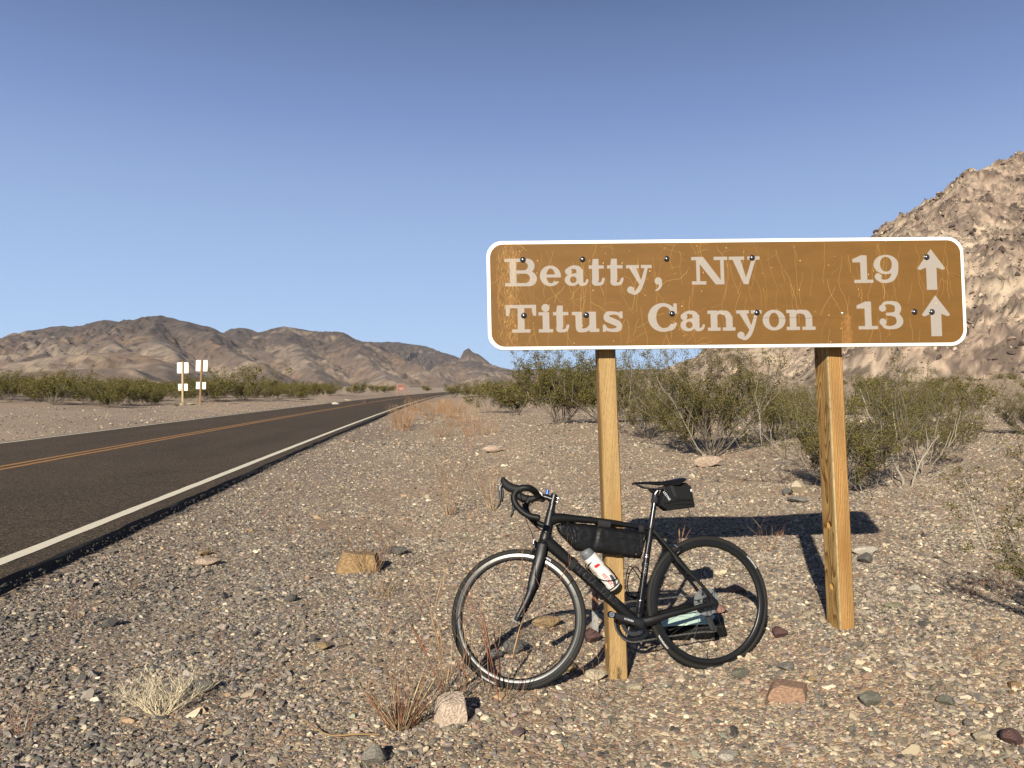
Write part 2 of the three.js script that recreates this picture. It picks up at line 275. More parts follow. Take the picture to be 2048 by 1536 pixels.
// ---------- the big brown direction sign ----------
const font = await new FontLoader().loadAsync('fonts/droid/droid_sans_bold.typeface.json');
function signFace(g, W, H) {                        // print of the face: brown sheeting, cream crazing, grey slab-serif lettering
  const k = W / 952, r = rng(77);
  g.fillStyle = '#5f431d'; g.fillRect(0, 0, W, H);
  { const im = g.getImageData(0, 0, W, H), n = im.data; for (let y = 0; y < H; y++) for (let x = 0; x < W; x++) { const q = (y * W + x) * 4, k = 1 + 0.05 * fbm(x * 0.004, y * 0.012, 3) + (r() - 0.5) * 0.09; for (let c = 0; c < 3; c++) n[q + c] *= k; } g.putImageData(im, 0, 0); }
  for (let i = 0; i < 14000; i++) { g.fillStyle = r() < 0.5 ? 'rgba(66,44,18,0.22)' : 'rgba(130,96,54,0.22)'; g.fillRect(r() * W, r() * H, 1 + r() * 1.5, 1 + r() * 1.5); }
  // lettering, drawn on a mask in units of the sign (x right, y down from the top left corner)
  const mask = document.createElement('canvas'); mask.width = W; mask.height = H; const m = mask.getContext('2d'); m.scale(k, k); m.fillStyle = m.strokeStyle = '#837c74';
  const CAP = 55.5, ST = 13.4, HL = 6.6, XH = 40.5;
  let X = 0, Y = 0;
  const ink = () => { m.globalCompositeOperation = 'source-over'; }, cut = () => { m.globalCompositeOperation = 'destination-out'; };
  const rect = (x, y, w, h) => m.fillRect(X + x, Y - y - h, w, h), ball = (x, y, q) => { m.beginPath(); m.arc(X + x, Y - y, q, 0, 7); m.fill(); };
  const oval = (cx, cy, rx, ry) => { m.beginPath(); m.ellipse(X + cx, Y - cy, rx, ry, 0, 0, 7); m.fill(); };
  const poly = (...p) => { m.beginPath(); p.forEach(([x, y], i) => (i ? m.lineTo(X + x, Y - y) : m.moveTo(X + x, Y - y))); m.closePath(); m.fill(); };
  const path = (w, start, ...cs) => { m.lineWidth = w; m.lineCap = 'butt'; m.lineJoin = 'round'; m.beginPath(); m.moveTo(X + start[0], Y - start[1]); for (const c of cs) c.length === 2 ? m.lineTo(X + c[0], Y - c[1]) : m.bezierCurveTo(X + c[0], Y - c[1], X + c[2], Y - c[3], X + c[4], Y - c[5]); m.stroke(); };
  const bowl = (x0, x1, y0, y1) => { const ry = (y1 - y0) / 2; m.beginPath(); m.moveTo(X + x0, Y - y0); m.lineTo(X + x1 - ry, Y - y0); m.ellipse(X + x1 - ry, Y - y0 - ry, ry, ry, 0, Math.PI / 2, -Math.PI / 2, true); m.lineTo(X + x0, Y - y1); m.closePath(); m.fill(); };
  const swell = (pts) => { // stroke whose width varies: [x, y, w] knots, drawn as discs along a smooth curve
    const c = new THREE.CatmullRomCurve3(pts.map((p) => V(p[0], p[1], p[2])), false, 'centripetal'); for (let i = 0; i <= 160; i++) { const p = c.getPoint(i / 160); ball(p.x, p.y, p.z / 2); } };
  const G = {
    B(w) { rect(0, 0, w * 0.55, HL); rect(0, CAP - HL, w * 0.55, HL); rect(10, 0, ST, CAP); bowl(12, w - 4, CAP * 0.47, CAP); bowl(12, w, 0, CAP * 0.54); cut(); bowl(10 + ST, w - 4 - ST, CAP * 0.575, CAP - HL); bowl(10 + ST, w - ST - 0.5, HL, CAP * 0.455); ink(); },
    T(w) { rect(w * 0.2, 0, w * 0.6, HL); rect(0, CAP - HL, w, HL); rect(w / 2 - ST / 2, 0, ST, CAP); poly([0, CAP], [8, CAP], [8.5, CAP - 12], [6, CAP - 22], [0, CAP - 22]); poly([w, CAP], [w - 8, CAP], [w - 8.5, CAP - 12], [w - 6, CAP - 22], [w, CAP - 22]); },
    N(w) { rect(0, CAP - HL, w * 0.3, HL); rect(w * 0.62, CAP - HL, w * 0.38, HL); rect(0, 0, w * 0.4, HL); rect(w * 0.13, 0, HL + 0.6, CAP); rect(w * 0.8, 0, HL + 0.6, CAP); poly([w * 0.08, CAP], [w * 0.33, CAP], [w * 0.89, 0], [w * 0.66, 0]); },
    V(w) { rect(0, CAP - HL, w * 0.5, HL); rect(w * 0.6, CAP - HL, w * 0.4, HL); poly([w * 0.09, CAP - 2], [w * 0.36, CAP - 2], [w * 0.6, 0], [w * 0.46, 0]); poly([w * 0.76, CAP - 2], [w * 0.89, CAP - 2], [w * 0.61, 0], [w * 0.47, 0]); },
    C(w) { const cx = w * 0.51; oval(cx, CAP / 2, cx, CAP / 2 + 1); cut(); oval(cx + 2.5, CAP / 2, cx - ST - 0.5, CAP / 2 - HL + 0.5); m.clearRect(X + w * 0.78, Y - CAP * 0.66, w * 0.4, CAP * 0.40); ink(); rect(w - 7, CAP * 0.63, 7, CAP * 0.37); ball(w - 9, CAP * 0.7, 5); swell([[w - 3.5, CAP * 0.27, 5], [w - 9, CAP * 0.12, 6.5], [w * 0.55, 2.6, 7.5]]); },
    one(w) { rect(2.5, 0, w - 2.5, HL); rect(w * 0.38, 0, ST, CAP); poly([w * 0.4, CAP], [w * 0.4 + ST * 0.6, CAP], [w * 0.4, CAP - 12]); rect(0, CAP - 14, w * 0.5, HL); poly([0, CAP - 7.5], [w * 0.6, CAP - 7.5], [w * 0.6, CAP], [w * 0.42, CAP]); },
    nine(w) { oval(w / 2, CAP * 0.66, w / 2, CAP * 0.35); cut(); oval(w / 2, CAP * 0.67, w / 2 - ST + 0.5, CAP * 0.27); ink(); swell([[w - 6.5, CAP * 0.66, 13], [w - 7.5, CAP * 0.4, 12.6], [w - 13, CAP * 0.16, 10], [w * 0.54, 3.4, 7], [w * 0.32, 3.4, 6.5], [w * 0.13, 9, 7]]); ball(w * 0.17, 12.2, 7); },
    three(w) { swell([[6, CAP - 11, 5], [w * 0.25, CAP - 4, 6], [w * 0.5, CAP - 2.8, 6.5], [w * 0.74, CAP - 6.5, 10], [w - 9.5, CAP - 15, 12.5], [w * 0.72, CAP * 0.575, 9], [w * 0.5, CAP * 0.54, 6.2], [w * 0.36, CAP * 0.54, 6]]); swell([[w * 0.5, CAP * 0.54, 6.2], [w * 0.76, CAP * 0.48, 10], [w - 6.6, CAP * 0.27, 13], [w * 0.76, 7, 10], [w * 0.5, 3, 6.6], [w * 0.25, 4.5, 6.6], [5.5, 12, 6]]); ball(7.4, CAP - 13.5, 7); ball(7.4, 14.5, 7); },
    e(w) { oval(w / 2, XH / 2, w / 2, XH / 2 + 0.5); cut(); oval(w / 2 + 0.8, XH / 2, w / 2 - ST + 1, XH / 2 - HL + 1.2); rect(w * 0.7, XH * 0.22, w * 0.4, XH * 0.2); ink(); rect(w * 0.2, XH * 0.42, w * 0.79, HL - 0.5); },
    a(w) { swell([[6, XH * 0.68, 6], [9, XH * 0.84, 6], [w * 0.38, XH - 3, 6.4], [w * 0.58, XH - 6, 9.5], [w * 0.64, XH * 0.64, 12.6]]); rect(w * 0.64 - ST / 2, 9, ST, XH * 0.58); ball(7.6, XH * 0.71, 6.8); swell([[w * 0.64, 12, 12.6], [w * 0.69, 4.6, 9], [w * 0.8, 3, 6], [w * 0.9, 5.4, 5], [w - 2.4, 11, 4.6]]); oval(w * 0.31, XH * 0.29, w * 0.31, XH * 0.3); poly([w * 0.3, XH * 0.59], [w * 0.62, XH * 0.66], [w * 0.62, XH * 0.5]); cut(); oval(w * 0.36, XH * 0.3, w * 0.135, XH * 0.165); ink(); rect(w * 0.64 - ST / 2, 9, ST, XH * 0.4); },
    t(w) { rect(0, XH - HL, w * 0.94, HL); poly([w * 0.2, 10], [w * 0.2, XH], [w * 0.26, XH + 13], [w * 0.2 + ST, XH + 13], [w * 0.2 + ST, 10]); swell([[w * 0.2 + ST / 2, 13, 13], [w * 0.36, 6, 11], [w * 0.55, 3.2, 6.6], [w * 0.78, 4.4, 6], [w - 3, 13, 5.4]]); },
    y(w) { rect(0, XH - HL, w * 0.5, HL); rect(w * 0.58, XH - HL, w * 0.42, HL); poly([w * 0.07, XH - 2], [w * 0.37, XH - 2], [w * 0.63, 2], [w * 0.49, 2]); swell([[w * 0.8, XH - 4, 6], [w * 0.62, 6, 7.5], [w * 0.46, -10, 8], [w * 0.3, -16, 6.5], [w * 0.12, -12, 5.5]]); ball(w * 0.16, -9.4, 7.2); },
    i(w) { rect(0, 0, w, HL); rect(0, XH - HL, w * 0.5, HL); rect(w * 0.28, 0, ST, XH); ball(w * 0.5, XH + 8.5, 8); },
    u(w) { rect(0, XH - HL, w * 0.3, HL); rect(w * 0.13, XH * 0.26, ST, XH * 0.74); rect(w * 0.52, XH - HL, w * 0.28, HL); rect(w * 0.64, 0, ST, XH); rect(w * 0.64, 0, w * 0.36, HL); swell([[w * 0.13 + ST / 2, XH * 0.32, 13], [w * 0.26, 5.6, 10.5], [w * 0.42, 3.3, 7.2], [w * 0.56, 5.4, 7], [w * 0.68, XH * 0.3, 6]]); },
    s(w) { swell([[w - 3, XH * 0.72, 5.4], [w * 0.78, XH * 0.88, 6], [w * 0.5, XH - 3, 6.4], [w * 0.24, XH * 0.87, 9.5], [w * 0.2, XH * 0.67, 11.5], [w * 0.5, XH * 0.52, 12.4], [w * 0.8, XH * 0.35, 11.5], [w * 0.78, XH * 0.14, 9.5], [w * 0.5, 3, 6.6], [w * 0.2, XH * 0.13, 6], [3, XH * 0.3, 5.4]]); rect(w - 6, XH * 0.66, 6, XH * 0.34); rect(0, 0, 6, XH * 0.34); },
    n(w) { rect(0, 0, w * 0.46, HL); rect(w * 0.54, 0, w * 0.46, HL); rect(0, XH - HL, w * 0.24, HL); rect(w * 0.11, 0, ST, XH); rect(w * 0.66, 0, ST, XH * 0.7); swell([[w * 0.26, XH * 0.72, 5.5], [w * 0.4, XH * 0.9, 6.5], [w * 0.56, XH - 4.2, 8], [w * 0.7, XH * 0.83, 11], [w * 0.66 + ST / 2, XH * 0.62, 13]]); },
    o(w) { oval(w / 2, XH / 2, w / 2, XH / 2 + 0.5); cut(); oval(w / 2, XH / 2, w / 2 - ST + 0.5, XH / 2 - HL + 1); ink(); },
    comma(w) { ball(w * 0.5, 8, 7.4); swell([[w * 0.72, 8, 8], [w * 0.78, 0, 6], [w * 0.5, -8, 3.6], [w * 0.12, -11, 2]]); },
    arrow(w) { const h = 82; poly([w / 2, h], [w, h * 0.53], [w - 1.5, h * 0.5], [w - 5, h * 0.485], [w * 0.69, h * 0.545], [w * 0.69, 0], [w * 0.31, 0], [w * 0.31, h * 0.545], [5, h * 0.485], [1.5, h * 0.5], [0, h * 0.53]); },
  };
  const put = (name, x0, x1, base) => { X = x0; Y = base; ink(); G[name](x1 - x0); };
  const R1 = 90.6, R2 = 183.4;
  [['B', 35, 99], ['e', 105, 147], ['a', 154.5, 202], ['t', 203, 235], ['t', 239.5, 272.5], ['y', 277.5, 328.5], ['comma', 333.5, 348.5], ['N', 408, 480], ['V', 483, 544.5], ['one', 729.5, 770], ['nine', 771.5, 821]].forEach(([n, a, b]) => put(n, a, b, R1));
  [['T', 35.5, 96], ['i', 100.5, 129], ['t', 129.5, 162], ['u', 167, 221], ['s', 228, 268], ['C', 318.5, 376.5], ['a', 382.5, 431.5], ['n', 437, 492], ['y', 494.5, 545], ['o', 546.5, 592], ['n', 594, 651.5], ['one', 734.5, 775.5], ['three', 778.5, 826.5]].forEach(([n, a, b]) => put(n, a, b, R2));
  put('arrow', 859, 914, 105.5); put('arrow', 864, 920, 198.5);
  // wear inside the letters
  m.globalCompositeOperation = 'source-atop'; m.setTransform(1, 0, 0, 1, 0, 0);
  for (let i = 0; i < 9000; i++) { m.fillStyle = r() < 0.5 ? 'rgba(104,97,90,0.25)' : 'rgba(146,138,128,0.25)'; m.fillRect(r() * W, r() * H, 1 + r() * 3, 1 + r() * 3); }
  g.drawImage(mask, 0, 0);
  // cracks in the sheeting: cream threads, mostly upright, forking
  const thread = (x, y, a, len, w, sway) => {
    g.lineWidth = w; g.strokeStyle = 'rgba(' + (168 + r() * 25 | 0) + ',' + (134 + r() * 22 | 0) + ',' + (84 + r() * 20 | 0) + ',' + (0.3 + r() * 0.3) + ')'; g.beginPath(); g.moveTo(x, y); let dir = a;
    for (let t = 0; t < len; t += 6) { dir += (r() - 0.5) * sway; dir += (a - dir) * 0.12; x += Math.cos(dir) * 6; y += Math.sin(dir) * 6; g.lineTo(x, y); if (r() < 0.018 && len > 60) { const s = [x, y]; g.stroke(); thread(x, y, dir + (r() < 0.5 ? 1 : -1) * (0.5 + r()), len * 0.35 * r(), w * 0.8, sway); g.lineWidth = w; g.beginPath(); g.moveTo(...s); } if (y < 0 || y > H || x < 0 || x > W) break; }
    g.stroke(); return [x, y];
  };
  const up = Math.PI / 2;
  for (let i = 0; i < 95; i++) { const x = W * Math.pow(r(), 0.85) * 0.98, long = r() < 0.35; thread(x, r() * H * (long ? 0.25 : 0.9), up + (r() - 0.5) * 0.35, (long ? 160 : 60) + r() * 140, 0.8 + r() * 0.6, 0.42); }
  for (let i = 0; i < 60; i++) thread(W * (0.03 + 0.5 * r()), r() * H, r() * 6.3, 40 + r() * 110, 0.8 + r() * 0.8, 0.7);
  for (let i = 0; i < 800; i++) { const x = (33 + 26 * (r() + r() - 1) + 10) * k, y = r() * H; thread(x, y, up + (r() - 0.5) * 0.6, 6 + r() * 16, 0.5 + r() * 0.5, 1.1); }
  for (let i = 0; i < 60; i++) { g.fillStyle = 'rgba(196,164,104,0.8)'; g.fillRect(r() * W, r() * H, 1.5 + r() * 3, 2 + r() * 5); }
  g.strokeStyle = 'rgba(70,48,30,0.8)'; g.lineWidth = 1.2; g.beginPath(); g.moveTo(520 * k, 157 * k); for (let x = 520; x < 700; x += 9) g.lineTo(x * k, (158 + r() * 2.4) * k); g.stroke();
  // pale dribble of dried dirt below the two nail holes
  for (let i = 0; i < 260; i++) { g.fillStyle = 'rgba(140,102,58,0.10)'; g.fillRect((704 + r() * 16 + 3 * Math.sin(i)) * k, (150 + r() * 66) * k, 3 + r() * 8, 6 + r() * 14); }
}
const woodTexture = (seed, opt) => canvasTexture(512, 2048, (g, W, H) => {   // four faces side by side: front, right, back, left
  const r = rng(seed), n = createNoise2D(rng(seed + 1)), img = g.createImageData(W, H);
  for (let y = 0; y < H; y++) for (let x = 0; x < W; x++) {
    const f = Math.floor(x / 128), u = (x % 128) / 128, v = y / H, o = opt[f] ?? opt[0];
    let t = u * o.freq + o.bow * Math.sin(v * 3 + f) + 0.35 * n(u * 2 + f * 9, v * 6) + o.swirl * n(u * 1.3 + f * 5, v * 5 + seed) + 0.06 * n(u * 30, v * 60);
    let k = t - Math.floor(t); k = k < 0.72 ? k / 0.72 * 0.55 : 0.55 + (k - 0.72) / 0.28 * 0.45; k = Math.pow(k, 1.6) * o.contrast;
    const fib = 0.05 * n(x * 0.6, y * 0.018) + 0.04 * n(x * 1.7, y * 0.05), tone = 1 + fib + 0.07 * n(u * 1.5 + f, v * 4);
    let c = [0, 1, 2].map((i) => lerp(o.light[i], o.dark[i], clamp(k, 0, 1)) * tone);
    if (o.knots) for (const [ku, kv, s] of o.knots) { const q = Math.hypot((u - ku) * 1.2, (v - kv) * 14) / s, w = Math.exp(-q * q); c = c.map((a, i) => lerp(a, o.knot[i], w * 0.8)); }
    if (o.sap && u > o.sap[0] && u < o.sap[1]) c = c.map((a, i) => lerp(a, [190, 166, 128][i] * tone, 0.75));
    if (o.stain) { const [su, sv, sw, sh] = o.stain, w = Math.exp(-(((u - su + 0.05 * n(v * 60, 3)) / sw) ** 2) * 2) * smooth(sv - sh, sv - sh * 0.7, v) * smooth(sv + sh, sv + sh * 0.5, v) * (0.65 + 0.5 * n(u * 8, v * 120)); c = c.map((a, i) => lerp(a, [74, 58, 40][i], clamp(w, 0, 0.8))); }
    const q = (y * W + x) * 4; img.data[q] = clamp(c[0], 0, 255); img.data[q + 1] = clamp(c[1], 0, 255); img.data[q + 2] = clamp(c[2], 0, 255); img.data[q + 3] = 255;
  }
  g.putImageData(img, 0, 0);
});
function timber(base, top, w, dep, twist, wind, yaw) {      // squared timber with eased corners: uv u = face / 4, v along
  const n = 14, ch = 0.006, pos = [], uv = [], idx = [], ring = [];
  const hw = w / 2, hd = dep / 2, corner = [[-hw + ch, hd, 0], [hw - ch, hd, 0.25], [hw, hd - ch, 0.25], [hw, -hd + ch, 0.5], [hw - ch, -hd, 0.5], [-hw + ch, -hd, 0.75], [-hw, -hd + ch, 0.75], [-hw, hd - ch, 1]];
  for (let f = 0; f < 8; f++) {
    const a = corner[f], b = corner[(f + 1) % 8], face = f % 2 === 0 ? f / 2 : -1, start = pos.length / 3;
    for (let i = 0; i <= n; i++) {
      const t = i / n, th = yaw + twist * (1 - t), c = Math.cos(th), s = Math.sin(th), cx = lerp(base.x, top.x, t) + wind * Math.sin(t * Math.PI), cy = lerp(base.y, top.y, t), cz = lerp(base.z, top.z, t);
      for (const [p, e] of [[a, 0], [b, 1]]) { pos.push(cx + p[0] * c + p[1] * s, cy, cz - p[0] * s + p[1] * c); const u = face >= 0 ? (face + (e ? 0.98 : 0.02)) / 4 : ((f - 1) / 2 + 0.99) / 4; uv.push(u, t); }
    }
    for (let i = 0; i < n; i++) { const q = start + i * 2; idx.push(q, q + 1, q + 3, q, q + 3, q + 2); }
  }
  for (const e of [0, n]) { const s0 = pos.length / 3; for (let f = 0; f < 8; f++) { const q = (f * (n + 1) * 2 + e * 2) * 3; pos.push(pos[q], pos[q + 1], pos[q + 2]); uv.push(0.1, e ? 0.99 : 0.01); } for (let f = 1; f < 7; f++) e ? idx.push(s0, s0 + f, s0 + f + 1) : idx.push(s0, s0 + f + 1, s0 + f); }
  return toGeo(pos, idx, null, uv);
}
{
  const sign = thing('road_sign', 'large brown direction sign on two timber posts, bicycle leaning on it', 'sign');
  const LT = V(-0.130, 2.337, -4.19), W = 2.426, H = 0.553, roll = Math.atan2(0.0235, 2.426), c = Math.cos(roll), s = Math.sin(roll), lean = 0.012;
  const board = new THREE.Group();                  // frame of the panel: x along, y down the face, z out of the face
  const M = new THREE.Matrix4().set(c, s + lean, 0, LT.x, s, -c, 0, LT.y, 0, 0, 1, LT.z, 0, 0, 0, 1);
  const rr = (x, y, w, h, q) => { const p = new THREE.Shape(); p.moveTo(x + q, y); p.lineTo(x + w - q, y); p.absarc(x + w - q, y + q, q, -Math.PI / 2, 0); p.lineTo(x + w, y + h - q); p.absarc(x + w - q, y + h - q, q, 0, Math.PI / 2); p.lineTo(x + q, y + h); p.absarc(x + q, y + h - q, q, Math.PI / 2, Math.PI); p.lineTo(x, y + q); p.absarc(x + q, y + q, q, Math.PI, Math.PI * 1.5); return p; };
  const flip = (g) => { g.applyMatrix4(M); const ix = g.index; if (ix) { const a = ix.array; for (let i = 0; i < a.length; i += 3) { const t = a[i]; a[i] = a[i + 1]; a[i + 1] = t; } } else { for (const n of ['position', 'normal', 'uv']) { const at = g.attributes[n]; if (!at) continue; const z = at.itemSize, a = at.array; for (let i = 0; i < a.length; i += 3 * z) for (let q = 0; q < z; q++) { const t = a[i + q]; a[i + q] = a[i + z + q]; a[i + z + q] = t; } } } g.computeVertexNormals(); return g; };
  const px = W / 952;                               // one unit of the drawing in metres
  const plate = new THREE.ExtrudeGeometry(rr(0, 0, W, H, 31 * px), { depth: 0.022, bevelEnabled: true, bevelSize: 0.002, bevelThickness: 0.002, bevelSegments: 1, curveSegments: 16 });
  plate.translate(0, 0, -0.024);
  const panel = part('panel', flip(plate), std({ color: col(0.62, 0.6, 0.54), roughness: 0.6 }), sign);
  panel.userData.label = 'white bordered rounded sign board';
  const inset = 6.1 * px, fg = new THREE.ShapeGeometry(rr(inset, inset, W - 2 * inset, H - 2 * inset, 27 * px), 16);
  { const p = fg.attributes.position, u = fg.attributes.uv; for (let i = 0; i < p.count; i++) u.setXY(i, p.getX(i) / W, 1 - p.getY(i) / H); }
  fg.translate(0, 0, 0.0025);
  const tex = canvasTexture(2048, Math.round(2048 * H / W), signFace);
  const face = part('sign_face', flip(fg), matte({ map: tex, roughness: 0.6 }), panel); face.userData.label = 'brown face reading Beatty, NV 19 and Titus Canyon 13';
  // bolts through the face
  const steel = std({ color: col(0.1, 0.1, 0.105), roughness: 0.28, metalness: 0.9 }), rust = std({ color: col(0.17, 0.07, 0.035), roughness: 0.9 }), bright = std({ color: col(0.55, 0.53, 0.5), roughness: 0.3, metalness: 0.8 });
  const dome = new THREE.LatheGeometry([[0, 0.0085], [0.004, 0.0081], [0.008, 0.0066], [0.0112, 0.004], [0.0125, 0.0008], [0.0132, 0], [0.0152, 0], [0.0152, -0.003]].map(([a, b]) => new THREE.Vector2(a, b)), 20).rotateX(Math.PI / 2);
  const fix = (u, v, m, k, name) => { const b = part(name, dome, m, sign), p = V(u * px, v * px, 0.0035).applyMatrix4(M); b.position.copy(p); b.scale.setScalar(k); return b; };
  for (const [u, v] of [[72, 37.5], [191, 38], [359, 38.5], [529.5, 38], [878, 40], [71.5, 149.5], [195.5, 149.5], [366.5, 148.5], [535.5, 148], [849.5, 149.5], [884, 150]]) fix(u, v, steel, 1, 'bolt');
  fix(695.5, 38, rust, 0.42, 'nail').userData.label = 'rusty nail head'; fix(706, 150.5, bright, 0.42, 'nail').userData.label = 'bright nail head';
  // timber rails between panel and posts
  const railTex = woodTexture(900, [{ freq: 9, bow: 0.2, swirl: 0.3, contrast: 0.6, light: [150, 112, 66], dark: [104, 72, 38] }]), railMat = std({ map: railTex, roughness: 0.85 });
  for (const v of [38, 149]) { const g = new THREE.BoxGeometry(W - 0.16, 0.088, 0.06); g.translate(W / 2, v * px, -0.057); part('rail', flip(g), railMat, sign); }
  // posts
  const left = { base: V(0.556, -0.35, -4.365), top: V(0.474, 2.25, -4.352) }, right = { base: V(1.737, -0.3, -4.372), top: V(1.649, 2.27, -4.36) };
  const L = [{ freq: 12, bow: 0.15, swirl: 0.12, contrast: 1.1, light: [216, 182, 128], dark: [134, 92, 46], knots: [[0.8, 0.5, 0.55], [0.55, 0.555, 0.4]], knot: [184, 142, 88], stain: [0.5, 0.84, 0.17, 0.045] }, { freq: 6, bow: 0.3, swirl: 0.4, contrast: 0.6, light: [198, 148, 84], dark: [146, 98, 48] }, { freq: 8, bow: 0.2, swirl: 0.3, contrast: 0.6, light: [190, 148, 90], dark: [146, 98, 48] }, { freq: 5, bow: 0.2, swirl: 0.25, contrast: 0.7, light: [192, 152, 98], dark: [134, 94, 52] }];
  const R = [{ freq: 9, bow: 0.1, swirl: 0.16, contrast: 1.05, light: [194, 150, 98], dark: [120, 78, 40], knots: [[0.5, 0.585, 0.5], [0.5, 0.78, 0.5]], knot: [158, 112, 64] }, { freq: 6, bow: 0.3, swirl: 0.4, contrast: 0.6, light: [198, 148, 84], dark: [146, 98, 48] }, { freq: 8, bow: 0.2, swirl: 0.3, contrast: 0.6, light: [190, 148, 90], dark: [146, 98, 48] }, { freq: 3.2, bow: 0.5, swirl: 1.9, contrast: 1.2, light: [196, 156, 100], dark: [116, 76, 38], sap: [0.86, 1] }];
  const ev = new Evaluator();
  const drill = (g, mat, holes) => { let b = new Brush(g, mat); for (const [x, y, z, q] of holes) { const h = new Brush(new THREE.CylinderGeometry(q, q, 0.3, 20).rotateZ(Math.PI / 2), mat); h.position.set(x, y, z); b.updateMatrixWorld(); h.updateMatrixWorld(); b = ev.evaluate(b, h, SUBTRACTION); } return b.geometry; };
  const mL = matte({ map: woodTexture(501, L), color: col(0.47, 0.49, 0.49), roughness: 0.8 }), mR = matte({ map: woodTexture(611, R), color: col(0.55, 0.58, 0.54), roughness: 0.8 });
  part('post', drill(timber(left.base, left.top, 0.093, 0.14, 0.1, 0.004, -0.02), mL, [[0.545, 0.25, -4.375, 0.019]]), mL, sign).userData.label = 'pale straight-grained post with the bicycle against it';
  part('post', drill(timber(right.base, right.top, 0.083, 0.142, -0.02, 0.003, 0.14), mR, [[1.72, 0.56, -4.36, 0.0215], [1.735, 0.88, -4.36, 0.0215]]), mR, sign).userData.label = 'orange-brown post with wavy grain and two drilled holes';
}
// ---------- the bicycle: built upright in its own frame (x forward from the rear hub, y up, z to its right), then leaned on the post ----------
const BIKE = (() => {
  const e1 = V(-0.975, -0.031, 0.218).normalize(), e2 = V(-0.06, 0.99, -0.129); e2.addScaledVector(e1, -e2.dot(e1)).normalize();
  const e3 = new THREE.Vector3().crossVectors(e1, e2), hub = V(1.013, EYE - 0.961, -4.32);
  return { m: new THREE.Matrix4().makeBasis(e1, e2, e3).setPosition(hub) };
})();
const ontoBike = (o) => { o.applyMatrix4(BIKE.m); return o; };
function sweep(knots, opt = {}) {                   // tube through [x, y, z, half depth, half width] knots
  const n = opt.n ?? 28, rad = opt.rad ?? 16, pw = opt.pw ?? 1, c = new THREE.CatmullRomCurve3(knots.map((k) => V(k[0], k[1], k[2])), !!opt.closed, 'centripetal'), pos = [], idx = [], uv = [];
  const size = (t, i) => { const q = t * (knots.length - (opt.closed ? 0 : 1)), a = Math.min(Math.floor(q), knots.length - 1), b = opt.closed ? (a + 1) % knots.length : Math.min(a + 1, knots.length - 1), f = q - a, s = f * f * (3 - 2 * f); return lerp(knots[a][i] ?? knots[a][3], knots[b][i] ?? knots[b][3], s); };
  for (let i = 0; i <= n; i++) {
    const t = i / n, p = c.getPoint(t), T = c.getTangent(t), ref = Math.abs(T.z) > 0.9 ? V(0, 1, 0) : V(0, 0, 1), A = new THREE.Vector3().crossVectors(ref, T).normalize(), B = new THREE.Vector3().crossVectors(T, A).normalize(), ra = size(t, 3), rb = size(t, 4);
    for (let j = 0; j <= rad; j++) { const a = j / rad * Math.PI * 2, ca = Math.cos(a), sa = Math.sin(a), u = Math.sign(ca) * Math.pow(Math.abs(ca), pw) * ra, v = Math.sign(sa) * Math.pow(Math.abs(sa), pw) * rb; pos.push(p.x + A.x * u + B.x * v, p.y + A.y * u + B.y * v, p.z + A.z * u + B.z * v); uv.push(j / rad, t); }
  }
  for (let i = 0; i < n; i++) for (let j = 0; j < rad; j++) { const a = i * (rad + 1) + j, b = a + rad + 1; idx.push(a, a + 1, b + 1, a, b + 1, b); }
  if (!opt.closed) for (const e of [0, n]) { const s = pos.length / 3, p = c.getPoint(e / n); pos.push(p.x, p.y, p.z); uv.push(0.5, 0.5); for (let j = 0; j <= rad; j++) { const q = (e * (rad + 1) + j) * 3; pos.push(pos[q], pos[q + 1], pos[q + 2]); uv.push(0, 0); } for (let j = 0; j < rad; j++) e ? idx.push(s, s + 1 + j, s + 2 + j) : idx.push(s, s + 2 + j, s + 1 + j); }
  const g = toGeo(pos, idx, null, uv); return g;
}
const rod = (a, b, r0, r1 = r0, rad = 10) => sweep([[...a, r0, r0], [...b, r1, r1]], { n: 1, rad });
const disc = (r0, r1, z0, z1, seg = 40, x = 0, y = 0) => { const g = new THREE.LatheGeometry([[r0, z0], [r1, z0], [r1, z1], [r0, z1], [r0, z0]].map(([a, b]) => new THREE.Vector2(a, b)), seg).rotateX(Math.PI / 2); return toCreasedNormals(g, 0.6).translate(x, y, 0); };
const merge = (list) => mergeGeometries(list.map((g) => { const q = g.index ? g.toNonIndexed() : g; for (const n of Object.keys(q.attributes)) if (!['position', 'normal', 'uv'].includes(n)) q.deleteAttribute(n); if (!q.attributes.uv) q.setAttribute('uv', new THREE.Float32BufferAttribute(new Float32Array(q.attributes.position.count * 2), 2)); return q; }));
const words = (text, size, depth = 0.0004) => { const g = new TextGeometry(text, { font, size, depth, curveSegments: 4, bevelEnabled: false }); g.computeBoundingBox(); g.translate(-(g.boundingBox.max.x + g.boundingBox.min.x) / 2, -size / 2, 0); return g; };
const bend = (g, f) => { const p = g.attributes.position, v = V(); for (let i = 0; i < p.count; i++) { v.fromBufferAttribute(p, i); f(v); p.setXYZ(i, v.x, v.y, v.z); } g.computeVertexNormals(); return g; };
